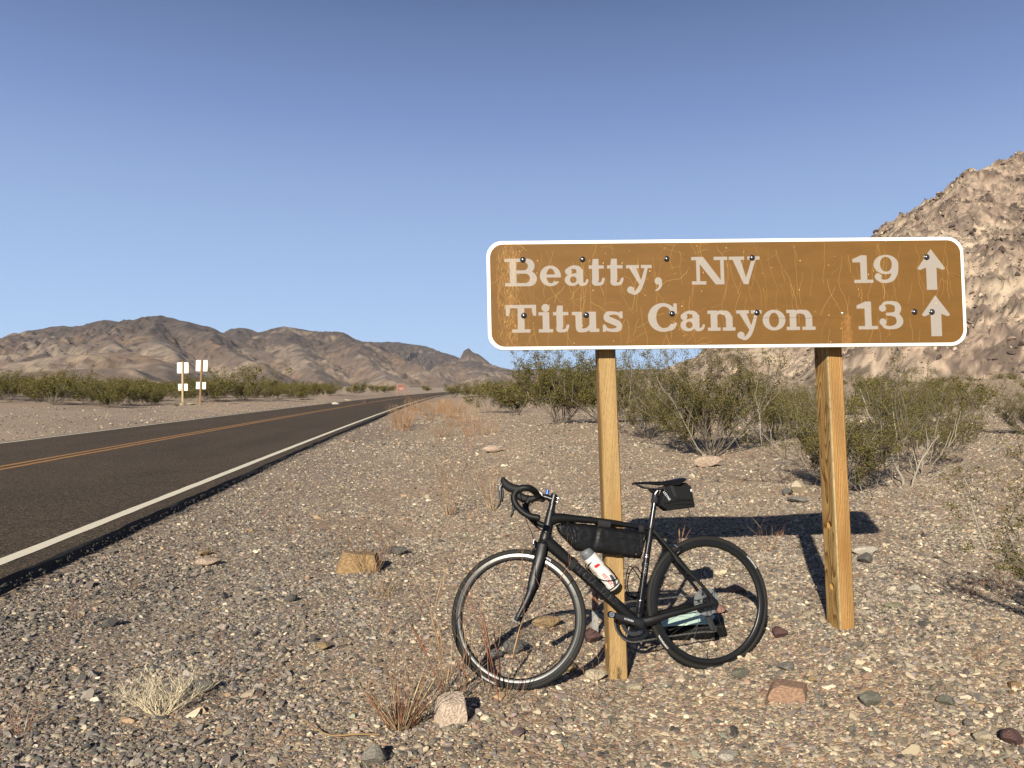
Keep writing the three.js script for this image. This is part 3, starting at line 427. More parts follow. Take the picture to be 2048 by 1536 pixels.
const K = {
  carbon: new THREE.MeshPhysicalMaterial({ color: col(0.0045, 0.0045, 0.0045), roughness: 0.42, specularIntensity: 0.55 }),
  gloss: new THREE.MeshPhysicalMaterial({ color: col(0.004, 0.004, 0.0045), roughness: 0.2, clearcoat: 0.5, clearcoatRoughness: 0.1 }),
  alloy: std({ color: col(0.012, 0.012, 0.013), roughness: 0.34, metalness: 0.5 }), silver: std({ color: col(0.6, 0.6, 0.6), roughness: 0.28, metalness: 0.95 }), grey: std({ color: col(0.07, 0.07, 0.07), roughness: 0.35, metalness: 0.8 }),
  rubber: matte({ color: col(0.014, 0.0135, 0.012), roughness: 0.7 }), hood: matte({ color: col(0.008, 0.008, 0.008), roughness: 0.6 }), tape: matte({ color: col(0.006, 0.006, 0.006), roughness: 0.5 }), rim: std({ color: col(0.012, 0.0118, 0.011), roughness: 0.34, metalness: 0.4 }), track: std({ color: col(0.034, 0.033, 0.03), roughness: 0.27, metalness: 0.85 }),
  lever: std({ color: col(0.01, 0.01, 0.011), roughness: 0.42, metalness: 0.3 }), white: std({ color: col(0.5, 0.5, 0.49), roughness: 0.5 }), print: std({ color: col(0.4, 0.4, 0.4), roughness: 0.5 }), blue: std({ color: col(0.01, 0.07, 0.42), roughness: 0.3, metalness: 0.4 }),
  vinyl: matte({ color: col(0.005, 0.005, 0.0053), roughness: 0.42, specularIntensity: 0.45 }), nylon: matte({ color: col(0.0075, 0.0075, 0.008), roughness: 0.85 }), strap: matte({ color: col(0.016, 0.016, 0.0165), roughness: 0.8 }), chain: std({ color: col(0.13, 0.12, 0.1), roughness: 0.45, metalness: 0.8 }),
};
const WR = 0.336, FHUB = [1.007, -0.001], AX = V(0.842, 0.384, 0), AU = V(-0.28, 0.96, 0).normalize(), STEER = 22 * Math.PI / 180;
const steerM = new THREE.Matrix4().makeTranslation(AX.x, AX.y, 0).multiply(new THREE.Matrix4().makeRotationAxis(AU, -STEER)).multiply(new THREE.Matrix4().makeTranslation(-AX.x, -AX.y, 0));
{
  const bike = thing('bicycle', 'matte black drop-bar road bicycle leaning on the left sign post', 'bicycle');
  ontoBike(bike);
  const steered = (m) => { m.applyMatrix4(steerM); return m; };
  // --- frame
  const fr = [
    sweep([[0.846, 0.372, 0, 0.03, 0.027], [0.83, 0.42, 0, 0.026, 0.023], [0.808, 0.50, 0, 0.022, 0.02], [0.803, 0.516, 0, 0.02, 0.019]]),
    sweep([[0.822, 0.468, 0, 0.036, 0.02], [0.765, 0.472, 0, 0.025, 0.02], [0.66, 0.461, 0, 0.0185, 0.019], [0.5, 0.436, 0, 0.0155, 0.017], [0.34, 0.402, 0, 0.013, 0.016], [0.27, 0.385, 0, 0.0135, 0.015]]),
    sweep([[0.85, 0.372, 0, 0.034, 0.024], [0.80, 0.325, 0, 0.031, 0.025], [0.68, 0.208, 0, 0.027, 0.025], [0.54, 0.072, 0, 0.027, 0.025], [0.44, -0.03, 0, 0.028, 0.029], [0.4, -0.066, 0, 0.027, 0.034]], { pw: 0.85 }),
    sweep([[0.398, -0.069, 0, 0.028, 0.032], [0.375, -0.01, 0, 0.02, 0.02], [0.34, 0.14, 0, 0.0165, 0.0165], [0.287, 0.36, 0, 0.0165, 0.0165], [0.277, 0.405, 0, 0.0175, 0.0175]]),
    disc(0, 0.026, -0.042, 0.042, 28, 0.398, -0.069),
  ];
  for (const s of [-1, 1]) {
    fr.push(sweep([[0.27, 0.383, s * 0.012, 0.012, 0.009], [0.235, 0.335, s * 0.02, 0.010, 0.008], [0.18, 0.258, s * 0.032, 0.011, 0.0075], [0.158, 0.225, s * 0.037, 0.0155, 0.007], [0.12, 0.175, s * 0.043, 0.0135, 0.007], [0.05, 0.09, s * 0.056, 0.0085, 0.007], [-0.004, 0.015, s * 0.064, 0.0095, 0.006]]));
    fr.push(sweep([[0.4, -0.07, s * 0.02, 0.027, 0.016], [0.34, -0.063, s * 0.036, 0.0225, 0.013], [0.24, -0.041, s * 0.05, 0.016, 0.010], [0.1, -0.018, s * 0.06, 0.0125, 0.009], [0.0, -0.001, s * 0.066, 0.0135, 0.006]]));
    fr.push(sweep([[0.012, 0.024, s * 0.066, 0.012, 0.005], [-0.006, 0, s * 0.067, 0.019, 0.005], [-0.012, -0.02, s * 0.067, 0.01, 0.004]], { n: 8 }));
  }
  fr.push(rod([0.165, 0.238, -0.034], [0.165, 0.238, 0.034], 0.008));
  const frame = part('frame', merge(fr), K.carbon, bike);
  { // maker's name along the near side of the down tube, gloss on matte
    const g = bend(words('SPECIALIZED', 0.03, 0.0003), (v) => { v.x *= 1.3; v.z = 0.0252 * Math.pow(Math.max(0, 1 - Math.pow(v.y / 0.029, 2)), 0.42) + 0.0005 + v.z; });
    g.rotateY(Math.PI).rotateZ(Math.atan2(0.387, 0.397)).translate(0.615, 0.144, 0); part('lettering', g, std({ color: col(0.02, 0.02, 0.021), roughness: 0.25 }), frame);
  }
  // --- wheels
  const wheelParts = (w, spokes, rear) => {
    const tyre = part('tyre', new THREE.TorusGeometry(0.3225, 0.0135, 14, 96), K.rubber, w);
    const prof = [[0.3135, -0.0115], [0.3115, -0.0122], [0.3, -0.0122], [0.2865, -0.0105], [0.281, -0.0065], [0.2796, 0], [0.281, 0.0065], [0.2865, 0.0105], [0.3, 0.0122], [0.3115, 0.0122], [0.3135, 0.0115]];
    const rim = part('rim', new THREE.LatheGeometry(prof.map(([a, b]) => new THREE.Vector2(a, b)), 96).rotateX(Math.PI / 2), K.rim, w);
    for (const s of [-1, 1]) part('brake_track', new THREE.LatheGeometry([[0.2995, s * 0.0136], [0.311, s * 0.0125]].map(([a, b]) => new THREE.Vector2(a, b)), 96).rotateX(Math.PI / 2), K.track, w);
    part('hub', merge(rear ? [disc(0, 0.012, -0.05, 0.05), disc(0, 0.021, -0.034, -0.03), disc(0, 0.024, 0.014, 0.018), rod([0, 0, -0.074], [0, 0, 0.074], 0.006)] : [disc(0, 0.011, -0.046, 0.046), disc(0, 0.019, -0.036, -0.032), disc(0, 0.019, 0.032, 0.036), rod([0, 0, -0.058], [0, 0, 0.058], 0.006)]), K.alloy, w);
    const n = spokes / 2;
    for (let i = 0; i < spokes; i++) {
      const side = i % 2 ? 1 : -1, a = (i + (rear ? 0.3 : 0)) / spokes * Math.PI * 2, off = rear ? (Math.floor(i / 2) % 2 ? 1 : -1) * 1.25 : 0, hr = rear ? 0.02 : 0.0175, hz = rear ? (side > 0 ? 0.016 : -0.032) : side * 0.034;
      part('spoke', rod([Math.cos(a + off) * hr, Math.sin(a + off) * hr, hz], [Math.cos(a) * 0.281, Math.sin(a) * 0.281, side * 0.002], 0.00105, 0.00105, 5), i % 5 === 1 ? K.grey : K.alloy, w);
    }
    part('valve', rod([0, -0.281, 0], [0, -0.245, 0], 0.003, 0.002, 6), K.alloy, w);
    // white maker's name on the side wall, twice round
    for (const a0 of [2.45, 5.55]) {
      const g = bend(words('CONTINENTAL', 0.0085, 0.0002), (v) => { const r = 0.3235 + v.y, t = a0 + (v.x) / 0.3235 * 1.0, zz = Math.sqrt(Math.max(0, 0.0135 ** 2 - (r - 0.3225) ** 2)) + 0.0004 + v.z; v.set(Math.cos(-t) * r, Math.sin(-t) * r, zz); });
      const q = part('tyre_lettering', g, K.white, w); q.rotation.y = Math.PI;
    }
    return w;
  };
  const rw = new THREE.Group(); rw.name = 'rear_wheel'; bike.add(rw); wheelParts(rw, 24, true); rw.rotation.z = 0.12;
  const cogs = []; for (let i = 0; i < 10; i++) cogs.push(disc(0.012, 0.054 - i * 0.0034, 0.02 + i * 0.0036, 0.0216 + i * 0.0036, 36)); part('cassette', merge(cogs), K.grey, rw);
  { // pale plastic disc that keeps the chain off the spokes
    const s = new THREE.Shape(); s.absarc(0, 0, 0.07, 0, Math.PI * 2); const h0 = new THREE.Path(); h0.absarc(0, 0, 0.023, 0, Math.PI * 2, true); s.holes.push(h0);
    for (let i = 0; i < 6; i++) { const h = new THREE.Path(), a = i / 6 * Math.PI * 2; h.absarc(Math.cos(a) * 0.042, Math.sin(a) * 0.042, 0.0085, 0, Math.PI * 2, true); s.holes.push(h); }
    part('spoke_guard', new THREE.ExtrudeGeometry(s, { depth: 0.0012, bevelEnabled: false, curveSegments: 32 }).translate(0, 0, 0.0195), new THREE.MeshPhysicalMaterial({ color: col(0.17, 0.185, 0.185), roughness: 0.5, transmission: 0.4, thickness: 0 }), rw).userData.label = 'pale plastic spoke guard disc';
  }
  const fw = new THREE.Group(); fw.name = 'front_wheel'; bike.add(fw); wheelParts(fw, 20, false); fw.rotation.z = -0.35; fw.position.set(FHUB[0], FHUB[1], 0); steered(fw);
  // --- fork, headset, stem, bar
  const fk = [sweep([[0.849, 0.372, 0, 0.026, 0.024], [0.858, 0.345, 0, 0.031, 0.036], [0.864, 0.325, 0, 0.02, 0.04]], { n: 10 })];
  for (const s of [-1, 1]) fk.push(sweep([[0.858, 0.345, s * 0.026, 0.027, 0.013], [0.873, 0.29, s * 0.036, 0.0275, 0.0125], [0.9, 0.215, s * 0.043, 0.024, 0.0115], [0.918, 0.158, s * 0.046, 0.0245, 0.0105], [0.934, 0.118, s * 0.047, 0.0165, 0.0095], [0.963, 0.065, s * 0.049, 0.0145, 0.0085], [0.992, 0.02, s * 0.051, 0.0115, 0.0075], [1.007, -0.004, s * 0.052, 0.0145, 0.0065]], { n: 40 }));
  const fork = steered(part('fork', merge(fk), K.carbon, bike));
  for (const s of [-1, 1]) part('fork_insert', sweep([[0.914, 0.155, s * 0.053, 0.006, 0.004], [0.931, 0.118, s * 0.053, 0.005, 0.004]], { n: 6 }), K.gloss, fork);
  for (const s of [-1, 1]) part('axle_nut', disc(0, 0.0105, s > 0 ? 0.056 : -0.066, s > 0 ? 0.066 : -0.056, 20, FHUB[0], FHUB[1]), K.hood, fork);
  const along = (k) => [AX.x + AU.x * k, AX.y + AU.y * k];
  const s0 = along(0.135), s1 = along(0.215), cl = [0.86, 0.59];
  const stem = steered(part('stem', merge([rod([...along(0.13), 0], [...along(0.165), 0], 0.0185, 0.0165, 18), rod([...along(0.165), 0], [...s1, 0], 0.018, 0.018, 18), sweep([[along(0.19)[0], along(0.19)[1], 0, 0.0165, 0.0165], [0.83, 0.584, 0, 0.014, 0.0145], [cl[0], cl[1], 0, 0.0165, 0.02]], { n: 10 }), rod([cl[0], cl[1], -0.022], [cl[0], cl[1], 0.022], 0.0205, 0.0205, 18)]), K.alloy, bike));
  part('top_cap', merge([rod([...along(0.215), 0], [...along(0.219), 0], 0.016, 0.013)]), K.alloy, stem);
  for (const k of [0.18, 0.2]) part('bolt', rod([along(k)[0] - 0.019, along(k)[1] - 0.004, -0.009], [along(k)[0] - 0.026, along(k)[1] - 0.005, -0.009], 0.0035), K.silver, stem);
  part('bell', merge([rod([0.818, 0.597, 0], [0.8165, 0.604, 0], 0.009, 0.009, 16), rod([0.8165, 0.604, 0], [0.8145, 0.615, 0], 0.0075, 0.0078, 16), rod([0.8145, 0.615, 0], [0.814, 0.617, 0], 0.0095, 0.0095, 16)]), K.blue, stem).userData.label = 'small bright blue spool on the stem';
  const bar = new THREE.Group(); bar.name = 'handlebar'; bike.add(bar); steered(bar);
  part('bar', sweep([[cl[0], cl[1], -0.12, 0.0125], [cl[0], cl[1], -0.08, 0.0135], [cl[0], cl[1], 0, 0.0155], [cl[0], cl[1], 0.08, 0.0135], [cl[0], cl[1], 0.12, 0.0125]], { n: 16 }), K.alloy, bar);
  for (const s of [-1, 1]) {
    const z = s * 0.2, drop = sweep([[cl[0], cl[1], s * 0.085, 0.0155], [cl[0] + 0.004, cl[1] + 0.006, s * 0.165, 0.0165], [0.885, 0.607, s * 0.194, 0.0165], [0.93, 0.606, z, 0.0165], [0.957, 0.58, z, 0.016], [0.957, 0.545, z, 0.016], [0.934, 0.507, z * 1.01, 0.0158], [0.89, 0.471, z * 1.025, 0.0158], [0.843, 0.457, z * 1.04, 0.0158]], { n: 64, rad: 14 });
    part('grip_tape', drop, K.tape, bar); part('end_plug', rod([0.8435, 0.457, z * 1.04], [0.8385, 0.4555, z * 1.041], 0.0155, 0.012), K.gloss, bar);
    const hood = part('hood', merge([sweep([[0.915, 0.606, z, 0.017, 0.016], [0.945, 0.606, z, 0.022, 0.017], [0.978, 0.619, z * 0.99, 0.0225, 0.017], [1.0, 0.64, z * 0.985, 0.0205, 0.016], [1.006, 0.661, z * 0.982, 0.0145, 0.013], [1.004, 0.67, z * 0.982, 0.007, 0.008]], { n: 30 })]), K.hood, bar);
    const lv = part('brake_lever', merge([sweep([[1.006, 0.648, z * 0.98, 0.008, 0.012], [1.018, 0.63, z * 0.985, 0.010, 0.0125], [1.024, 0.6, z * 0.99, 0.0085, 0.0115], [1.026, 0.57, z, 0.0075, 0.0105], [1.033, 0.54, z * 1.01, 0.006, 0.010], [1.044, 0.521, z * 1.02, 0.004, 0.007]], { n: 30, rad: 12 }), sweep([[1.014, 0.615, z * 0.985, 0.005, 0.008], [1.015, 0.58, z * 0.98, 0.006, 0.010], [1.02, 0.55, z * 0.985, 0.004, 0.012]], { n: 14, rad: 10 })]), K.lever, bar);
    part('lever_plate', sweep([[1.022, 0.632, z * 0.985 + s * 0.004, 0.007, 0.0095], [1.027, 0.606, z * 0.99 + s * 0.004, 0.0065, 0.009]], { n: 6 }), K.grey, lv);
  }
  // --- saddle and post
  const sp = part('seat_post', merge([rod([0.279, 0.392, 0], [0.239, 0.553, 0], 0.0137, 0.0137, 20), sweep([[0.241, 0.545, 0, 0.016], [0.236, 0.565, 0, 0.018, 0.017], [0.226, 0.583, 0, 0.014, 0.02]], { n: 8 }), sweep([[0.272, 0.592, 0, 0.006, 0.012], [0.25, 0.582, 0, 0.012, 0.016], [0.222, 0.577, 0, 0.012, 0.017]], { n: 8 })]), K.gloss, bike);
  part('seat_clamp', merge([rod([0.279, 0.394, 0], [0.2755, 0.408, 0], 0.0195, 0.0195, 20), rod([0.258, 0.402, -0.012], [0.25, 0.4, -0.012], 0.004)]), K.alloy, bike);
  {
    const N = 26, Mv = 14, top = [], pos = [], idx = [];
    const prof = (t) => { const x = lerp(0.36, 0.073, t), y = profile([[0, 0.628], [0.06, 0.6335], [0.3, 0.633], [0.55, 0.6315], [0.8, 0.639], [0.95, 0.6445], [1, 0.642]], t), w = profile([[0, 0.008], [0.05, 0.016], [0.3, 0.021], [0.5, 0.029], [0.68, 0.05], [0.84, 0.068], [0.95, 0.066], [1, 0.045]], t), dr = profile([[0, 0.006], [0.3, 0.014], [0.6, 0.022], [0.8, 0.035], [0.93, 0.022], [1, 0.006]], t); return [x, y, w, dr]; };
    for (const under of [0, 1]) for (let i = 0; i <= N; i++) for (let j = 0; j <= Mv; j++) { const [x, y, w, dr] = prof(i / N), v = j / Mv * 2 - 1; pos.push(x, y - dr * Math.pow(Math.abs(v), 2.2) - (under ? 0.007 * (1 - Math.pow(Math.abs(v), 6)) : 0) - (Math.abs(v) < 0.18 && i > 7 && i < 22 ? 0.003 : 0), w * v); }
    const S = (N + 1) * (Mv + 1); for (const u of [0, 1]) for (let i = 0; i < N; i++) for (let j = 0; j < Mv; j++) { const a = u * S + i * (Mv + 1) + j, b = a + Mv + 1; u ? idx.push(a, b, b + 1, a, b + 1, a + 1) : idx.push(a, b + 1, b, a, a + 1, b + 1); }
    const saddle = part('saddle', toGeo(pos, idx), matte({ color: col(0.005, 0.005, 0.005), roughness: 0.4, specularIntensity: 0.6 }), bike);
    for (const s of [-1, 1]) part('rail', sweep([[0.335, 0.622, s * 0.01, 0.0035], [0.30, 0.603, s * 0.018, 0.0035], [0.26, 0.595, s * 0.022, 0.0035], [0.19, 0.594, s * 0.022, 0.0035], [0.12, 0.612, s * 0.03, 0.0035]], { n: 18, rad: 8 }), K.grey, saddle);
    part('clamp_bolt', rod([0.196, 0.592, -0.03], [0.196, 0.592, 0.03], 0.006), K.silver, saddle);
  }
  // --- cranks, rings, chain, derailleurs
  const BB = [0.398, -0.069], dir = V(0.171, 0.063, 0).normalize(), tip = (k, s) => [BB[0] + dir.x * 0.172 * k * s, BB[1] + dir.y * 0.172 * k * s];
  const crank = (z, s) => sweep([[...tip(-0.06, s), z * 0.9, 0.018, 0.006], [...tip(0, s), z * 0.93, 0.0205, 0.0075], [...tip(0.16, s), z * 0.95, 0.0185, 0.0075], [...tip(0.5, s), z * 0.98, 0.0165, 0.0068], [...tip(0.85, s), z, 0.0145, 0.006], [...tip(1.0, s), z, 0.0135, 0.006], [...tip(1.07, s), z, 0.008, 0.005]], { n: 24, pw: 0.7 });
  const cr = part('crank_arm', crank(-0.074, 1), std({ color: col(0.018, 0.018, 0.019), roughness: 0.38, metalness: 0.4 }), bike);
  part('crank_bolt', merge([disc(0.0105, 0.0135, -0.0785, -0.075, 24, ...BB), disc(0, 0.006, -0.078, -0.074, 16, ...BB)]), K.gloss, cr);
  { const g = words('ULTEGRA', 0.0085, 0.0003); g.rotateY(Math.PI); g.rotateZ(Math.atan2(dir.y, dir.x)); g.translate(...tip(0.42, 1), -0.0796); part('crank_lettering', g, K.print, cr); }
  const cr2 = part('crank_arm', crank(0.074, -1), cr.material, bike);
  for (const [s, z] of [[1, -0.1], [-1, 0.1]]) { // small round clip-in pedals
    const [x, y] = tip(1, s), pd = part('pedal', merge([rod([x, y, z * 0.75], [x, y, z * 0.98], 0.0065), disc(0, 0.0165, z > 0 ? 0.082 : -0.1, z > 0 ? 0.1 : -0.082, 24, x, y)]), K.hood, bike);
    part('pedal_plate', merge([disc(0.008, 0.0125, z > 0 ? 0.0995 : -0.102, z > 0 ? 0.102 : -0.0995, 20, x, y), disc(0.003, 0.0055, z > 0 ? 0.0995 : -0.102, z > 0 ? 0.102 : -0.0995, 12, x, y)]), K.silver, pd);
  }
  const ring = (teeth, r, z) => { const s = new THREE.Shape(); for (let i = 0; i <= teeth * 4; i++) { const a = i / (teeth * 4) * Math.PI * 2, q = r + [-0.003, 0.0015, 0.003, 0.0015][i % 4]; i ? s.lineTo(Math.cos(a) * q, Math.sin(a) * q) : s.moveTo(q, 0); } const h = new THREE.Path(); h.absarc(0, 0, r - 0.017, 0, Math.PI * 2, true); s.holes.push(h); return new THREE.ExtrudeGeometry(s, { depth: 0.003, bevelEnabled: false }).translate(BB[0], BB[1], z); };
  const spider = []; for (let i = 0; i < 4; i++) { const a = 0.5 + i * Math.PI / 2; spider.push(sweep([[BB[0] + Math.cos(a) * 0.015, BB[1] + Math.sin(a) * 0.015, 0.052, 0.014, 0.005], [BB[0] + Math.cos(a) * 0.088, BB[1] + Math.sin(a) * 0.088, 0.047, 0.008, 0.004]], { n: 3 })); }
  const cg = part('chainring', ring(50, 0.101, 0.044), K.alloy, bike); part('chainring', ring(34, 0.069, 0.037), K.grey, bike); part('spider', merge(spider), K.alloy, cg);
  { // chain: links along the run
    const path = new THREE.CurvePath(), P = []; const arc = (cx, cy, r, a0, a1, n) => { for (let i = 0; i <= n; i++) { const a = lerp(a0, a1, i / n); P.push(V(cx + Math.cos(a) * r, cy + Math.sin(a) * r, 0.044)); } };
    arc(BB[0], BB[1], 0.101, Math.PI * 0.56, -Math.PI * 0.52, 26); P.push(V(0.2, -0.158, 0.043), V(0.03, -0.152, 0.042)); arc(-0.035, -0.142, 0.0135, -Math.PI * 0.5, -Math.PI * 1.25, 5); P.push(V(-0.018, -0.105, 0.041)); arc(-0.018, -0.085, 0.013, -Math.PI * 0.25, Math.PI * 0.25, 4); arc(0, 0, 0.034, -Math.PI * 0.7, -Math.PI * 1.45, 10); P.push(V(0.2, 0.033, 0.043));
    const c = new THREE.CatmullRomCurve3(P, true, 'centripetal'), n = 112, links = [], L = c.getLength();
    for (let i = 0; i < n; i++) { const t = i / n, p = c.getPointAt(t), T = c.getTangentAt(t), b = new THREE.BoxGeometry(L / n * 1.12, i % 2 ? 0.0078 : 0.0062, i % 2 ? 0.0066 : 0.0046); b.rotateZ(Math.atan2(T.y, T.x)).translate(p.x, p.y, p.z); links.push(b); }
    part('chain', merge(links), K.chain, bike);
  }
  const rd = part('rear_derailleur', merge([sweep([[-0.012, -0.022, 0.07, 0.01, 0.008], [-0.022, -0.05, 0.072, 0.016, 0.012], [-0.012, -0.078, 0.062, 0.014, 0.012]], { n: 10 }), sweep([[-0.012, -0.078, 0.05, 0.012, 0.003], [-0.035, -0.145, 0.05, 0.013, 0.003]], { n: 6 }), sweep([[-0.012, -0.078, 0.034, 0.012, 0.002], [-0.035, -0.145, 0.034, 0.013, 0.002]], { n: 6 })]), K.grey, bike);
  for (const [x, y] of [[-0.018, -0.087], [-0.035, -0.142]]) part('pulley', disc(0.003, 0.0125, 0.0395, 0.0455, 22, x, y), K.hood, rd);
  part('derailleur_link', sweep([[0.002, -0.03, 0.052, 0.004, 0.006], [-0.03, -0.052, 0.055, 0.005, 0.006]], { n: 4 }), K.silver, rd);
  part('front_derailleur', merge([sweep([[0.345, 0.035, 0.018, 0.012, 0.01], [0.335, 0.05, 0.036, 0.012, 0.01]], { n: 5 }), sweep([[0.40, 0.052, 0.048, 0.012, 0.0015], [0.345, 0.043, 0.048, 0.013, 0.0015], [0.30, 0.01, 0.048, 0.014, 0.0015]], { n: 10 })]), K.grey, bike);
  // --- brakes
  const cal = (x, y, a, flip) => { const q = []; for (const s of [-1, 1]) q.push(sweep([[0, 0.022, s * 0.004, 0.007, 0.006], [0.002, 0.014, s * 0.024, 0.008, 0.006], [0.002, -0.012, s * 0.028, 0.007, 0.006], [0, -0.032, s * 0.02, 0.006, 0.004]], { n: 12, rad: 10 })); q.push(rod([-0.02, 0.008, 0], [0.012, 0.008, 0], 0.006), rod([0.002, 0.02, -0.012], [0.002, 0.028, -0.03], 0.004)); const g = merge(q); if (flip) g.rotateY(Math.PI); return g.rotateZ(a).translate(x, y, 0); };
  const fb = steered(part('front_brake', cal(0.897, 0.338, 0.28, false), K.alloy, bike)); for (const s of [-1, 1]) part('brake_pad', sweep([[0.878, 0.318, s * 0.0165, 0.005, 0.0045], [0.928, 0.305, s * 0.0165, 0.005, 0.0045]], { n: 4, rad: 8 }), K.hood, fb); part('barrel', rod([0.902, 0.352, -0.03], [0.899, 0.372, -0.031], 0.0035), K.silver, fb);
  const rb = part('rear_brake', cal(0.143, 0.272, 0.78, true), K.alloy, bike); for (const s of [-1, 1]) part('brake_pad', sweep([[0.175, 0.262, s * 0.0165, 0.005, 0.0045], [0.132, 0.285, s * 0.0165, 0.005, 0.0045]], { n: 4, rad: 8 }), K.hood, rb); part('barrel', rod([0.154, 0.288, -0.03], [0.17, 0.302, -0.031], 0.0038), K.silver, rb);
  // --- cables
  const cable = (pts, r = 0.0022) => sweep(pts.map((p) => [...p, r, r]), { n: 36, rad: 6 });
  const hub4 = (x, y, z) => V(x, y, z).applyMatrix4(steerM).toArray();
  part('cable', cable([hub4(0.93, 0.585, -0.17), hub4(0.935, 0.55, -0.1), hub4(0.925, 0.46, -0.04), hub4(0.902, 0.39, -0.032), hub4(0.9, 0.37, -0.031)]), K.hood, bike);
  part('cable', cable([hub4(0.9, 0.58, 0.1), hub4(0.93, 0.53, 0.03), [0.9, 0.45, -0.02], [0.85, 0.405, -0.03], [0.81, 0.38, -0.027]]), K.hood, bike);
  part('cable', cable([hub4(0.9, 0.585, -0.1), hub4(0.94, 0.52, -0.06), [0.9, 0.44, -0.035], [0.845, 0.40, -0.034], [0.805, 0.35, -0.03]]), K.hood, bike);
  part('cable', cable([[0.285, 0.372, -0.012], [0.235, 0.355, -0.03], [0.19, 0.325, -0.034], [0.17, 0.302, -0.031]], 0.0018), K.hood, bike);
  // --- bottle cages
  const cage = (p, a, flip) => { const q = []; for (const s of [-1, 1]) q.push(sweep([[0.0, 0.004, s * 0.01, 0.0026], [0.03, 0.02, s * 0.034, 0.0026], [0.06, 0.06, s * 0.036, 0.0026], [0.02, 0.078, s * 0.02, 0.0026], [-0.06, 0.07, s * 0.014, 0.0026], [-0.085, 0.045, s * 0.03, 0.0026], [-0.088, 0.012, s * 0.02, 0.0026], [-0.05, 0.004, s * 0.01, 0.0026]], { n: 40, rad: 7 })); q.push(sweep([[-0.08, 0.003, 0, 0.003, 0.012], [0.06, 0.003, 0, 0.003, 0.012]], { n: 2 }), rod([0.02, 0.078, -0.02], [0.02, 0.078, 0.02], 0.0026), rod([-0.085, 0.05, -0.03], [-0.085, 0.05, 0.03], 0.0026)); return part('bottle_cage', merge(q).scale(1, flip, 1).rotateZ(a).translate(...p, 0), K.alloy, bike); };
  cage([0.585, 0.155], Math.PI * 0.25 + Math.PI, -1);
  cage([0.352, 0.135], Math.PI * 0.577, -1);
}
// --- water bottle in its cage
{
  const b = thing('water_bottle', 'white squeeze bottle with red and grey marks in the bicycle cage', 'bottle'); ontoBike(b);
  const a = V(0.497, 0.110, 0), c = V(0.66, 0.325, 0), L = a.distanceTo(c), q = new THREE.Quaternion().setFromUnitVectors(V(0, 1, 0), c.clone().sub(a).normalize());
  const put = (g) => g.applyQuaternion(q).translate(a.x, a.y, a.z);
  const lathe = (p) => new THREE.LatheGeometry(p.map(([r, y]) => new THREE.Vector2(r, y)), 40);
  const tex = canvasTexture(512, 512, (g, W, H) => {   // print wraps once round; up the picture is up the bottle
    g.fillStyle = '#d8d4cc'; g.fillRect(0, 0, W, H); const r = rng(3); for (let i = 0; i < 500; i++) { g.fillStyle = 'rgba(150,140,125,0.08)'; g.fillRect(r() * W, r() * H, 2 + r() * 14, 2 + r() * 6); }
    const mark = (cx) => { const P = (pts, f) => { g.fillStyle = f; g.beginPath(); pts.forEach(([x, y], i) => (i ? g.lineTo(cx + x, y) : g.moveTo(cx + x, y))); g.fill(); };
      P([[70, 40], [92, 48], [92, 92], [70, 84]], '#3a4144'); P([[-70, 120], [-16, 128], [2, 165], [-70, 160]], '#c3151c');
      P([[0, 330], [34, 350], [34, 395], [16, 440], [-22, 430]], '#3a4144'); P([[-22, 430], [16, 440], [-2, 470], [-40, 470]], '#3a4144'); P([[52, 395], [84, 380], [96, 410], [64, 432]], '#c3151c');
      g.save(); g.translate(cx - 34, 300); g.rotate(Math.PI / 2 - Math.PI); g.fillStyle = '#c3151c'; g.font = 'bold 62px sans-serif'; g.scale(0.62, 1); g.fillText('CAMELBAK', -260, 10); g.restore(); };
    for (const x of [0, 256, 512]) mark(x + 70);
    g.fillStyle = '#2b2e30'; g.fillRect(0, H - 42, W, 18);
  });
  tex.wrapS = THREE.RepeatWrapping;
  const body = lathe([[0, 0], [0.03, 0], [0.0355, 0.006], [0.036, 0.03], [0.036, 0.1], [0.0335, 0.112], [0.0335, 0.128], [0.036, 0.14], [0.036, 0.2], [0.033, 0.208]]);
  { const p = body.attributes.position, u = body.attributes.uv; for (let i = 0; i < p.count; i++) u.setY(i, p.getY(i) / 0.21); }
  part('bottle_body', put(body.rotateY(-0.6)), std({ map: tex, color: col(0.72, 0.72, 0.72), roughness: 0.45 }), b);
  part('bottle_cap', put(lathe([[0.0335, 0.205], [0.0345, 0.207], [0.0345, 0.226], [0.0335, 0.227], [0.0335, 0.229], [0.0345, 0.23], [0.0335, 0.24], [0.02, 0.25], [0.012, 0.252]])), std({ color: col(0.09, 0.095, 0.1), roughness: 0.5 }), b);
  part('nozzle', put(lathe([[0.012, 0.25], [0.011, 0.262], [0.013, 0.264], [0.0125, 0.274], [0.006, 0.277], [0, 0.277]])), std({ color: col(0.6, 0.62, 0.66), roughness: 0.3 }), b);
}
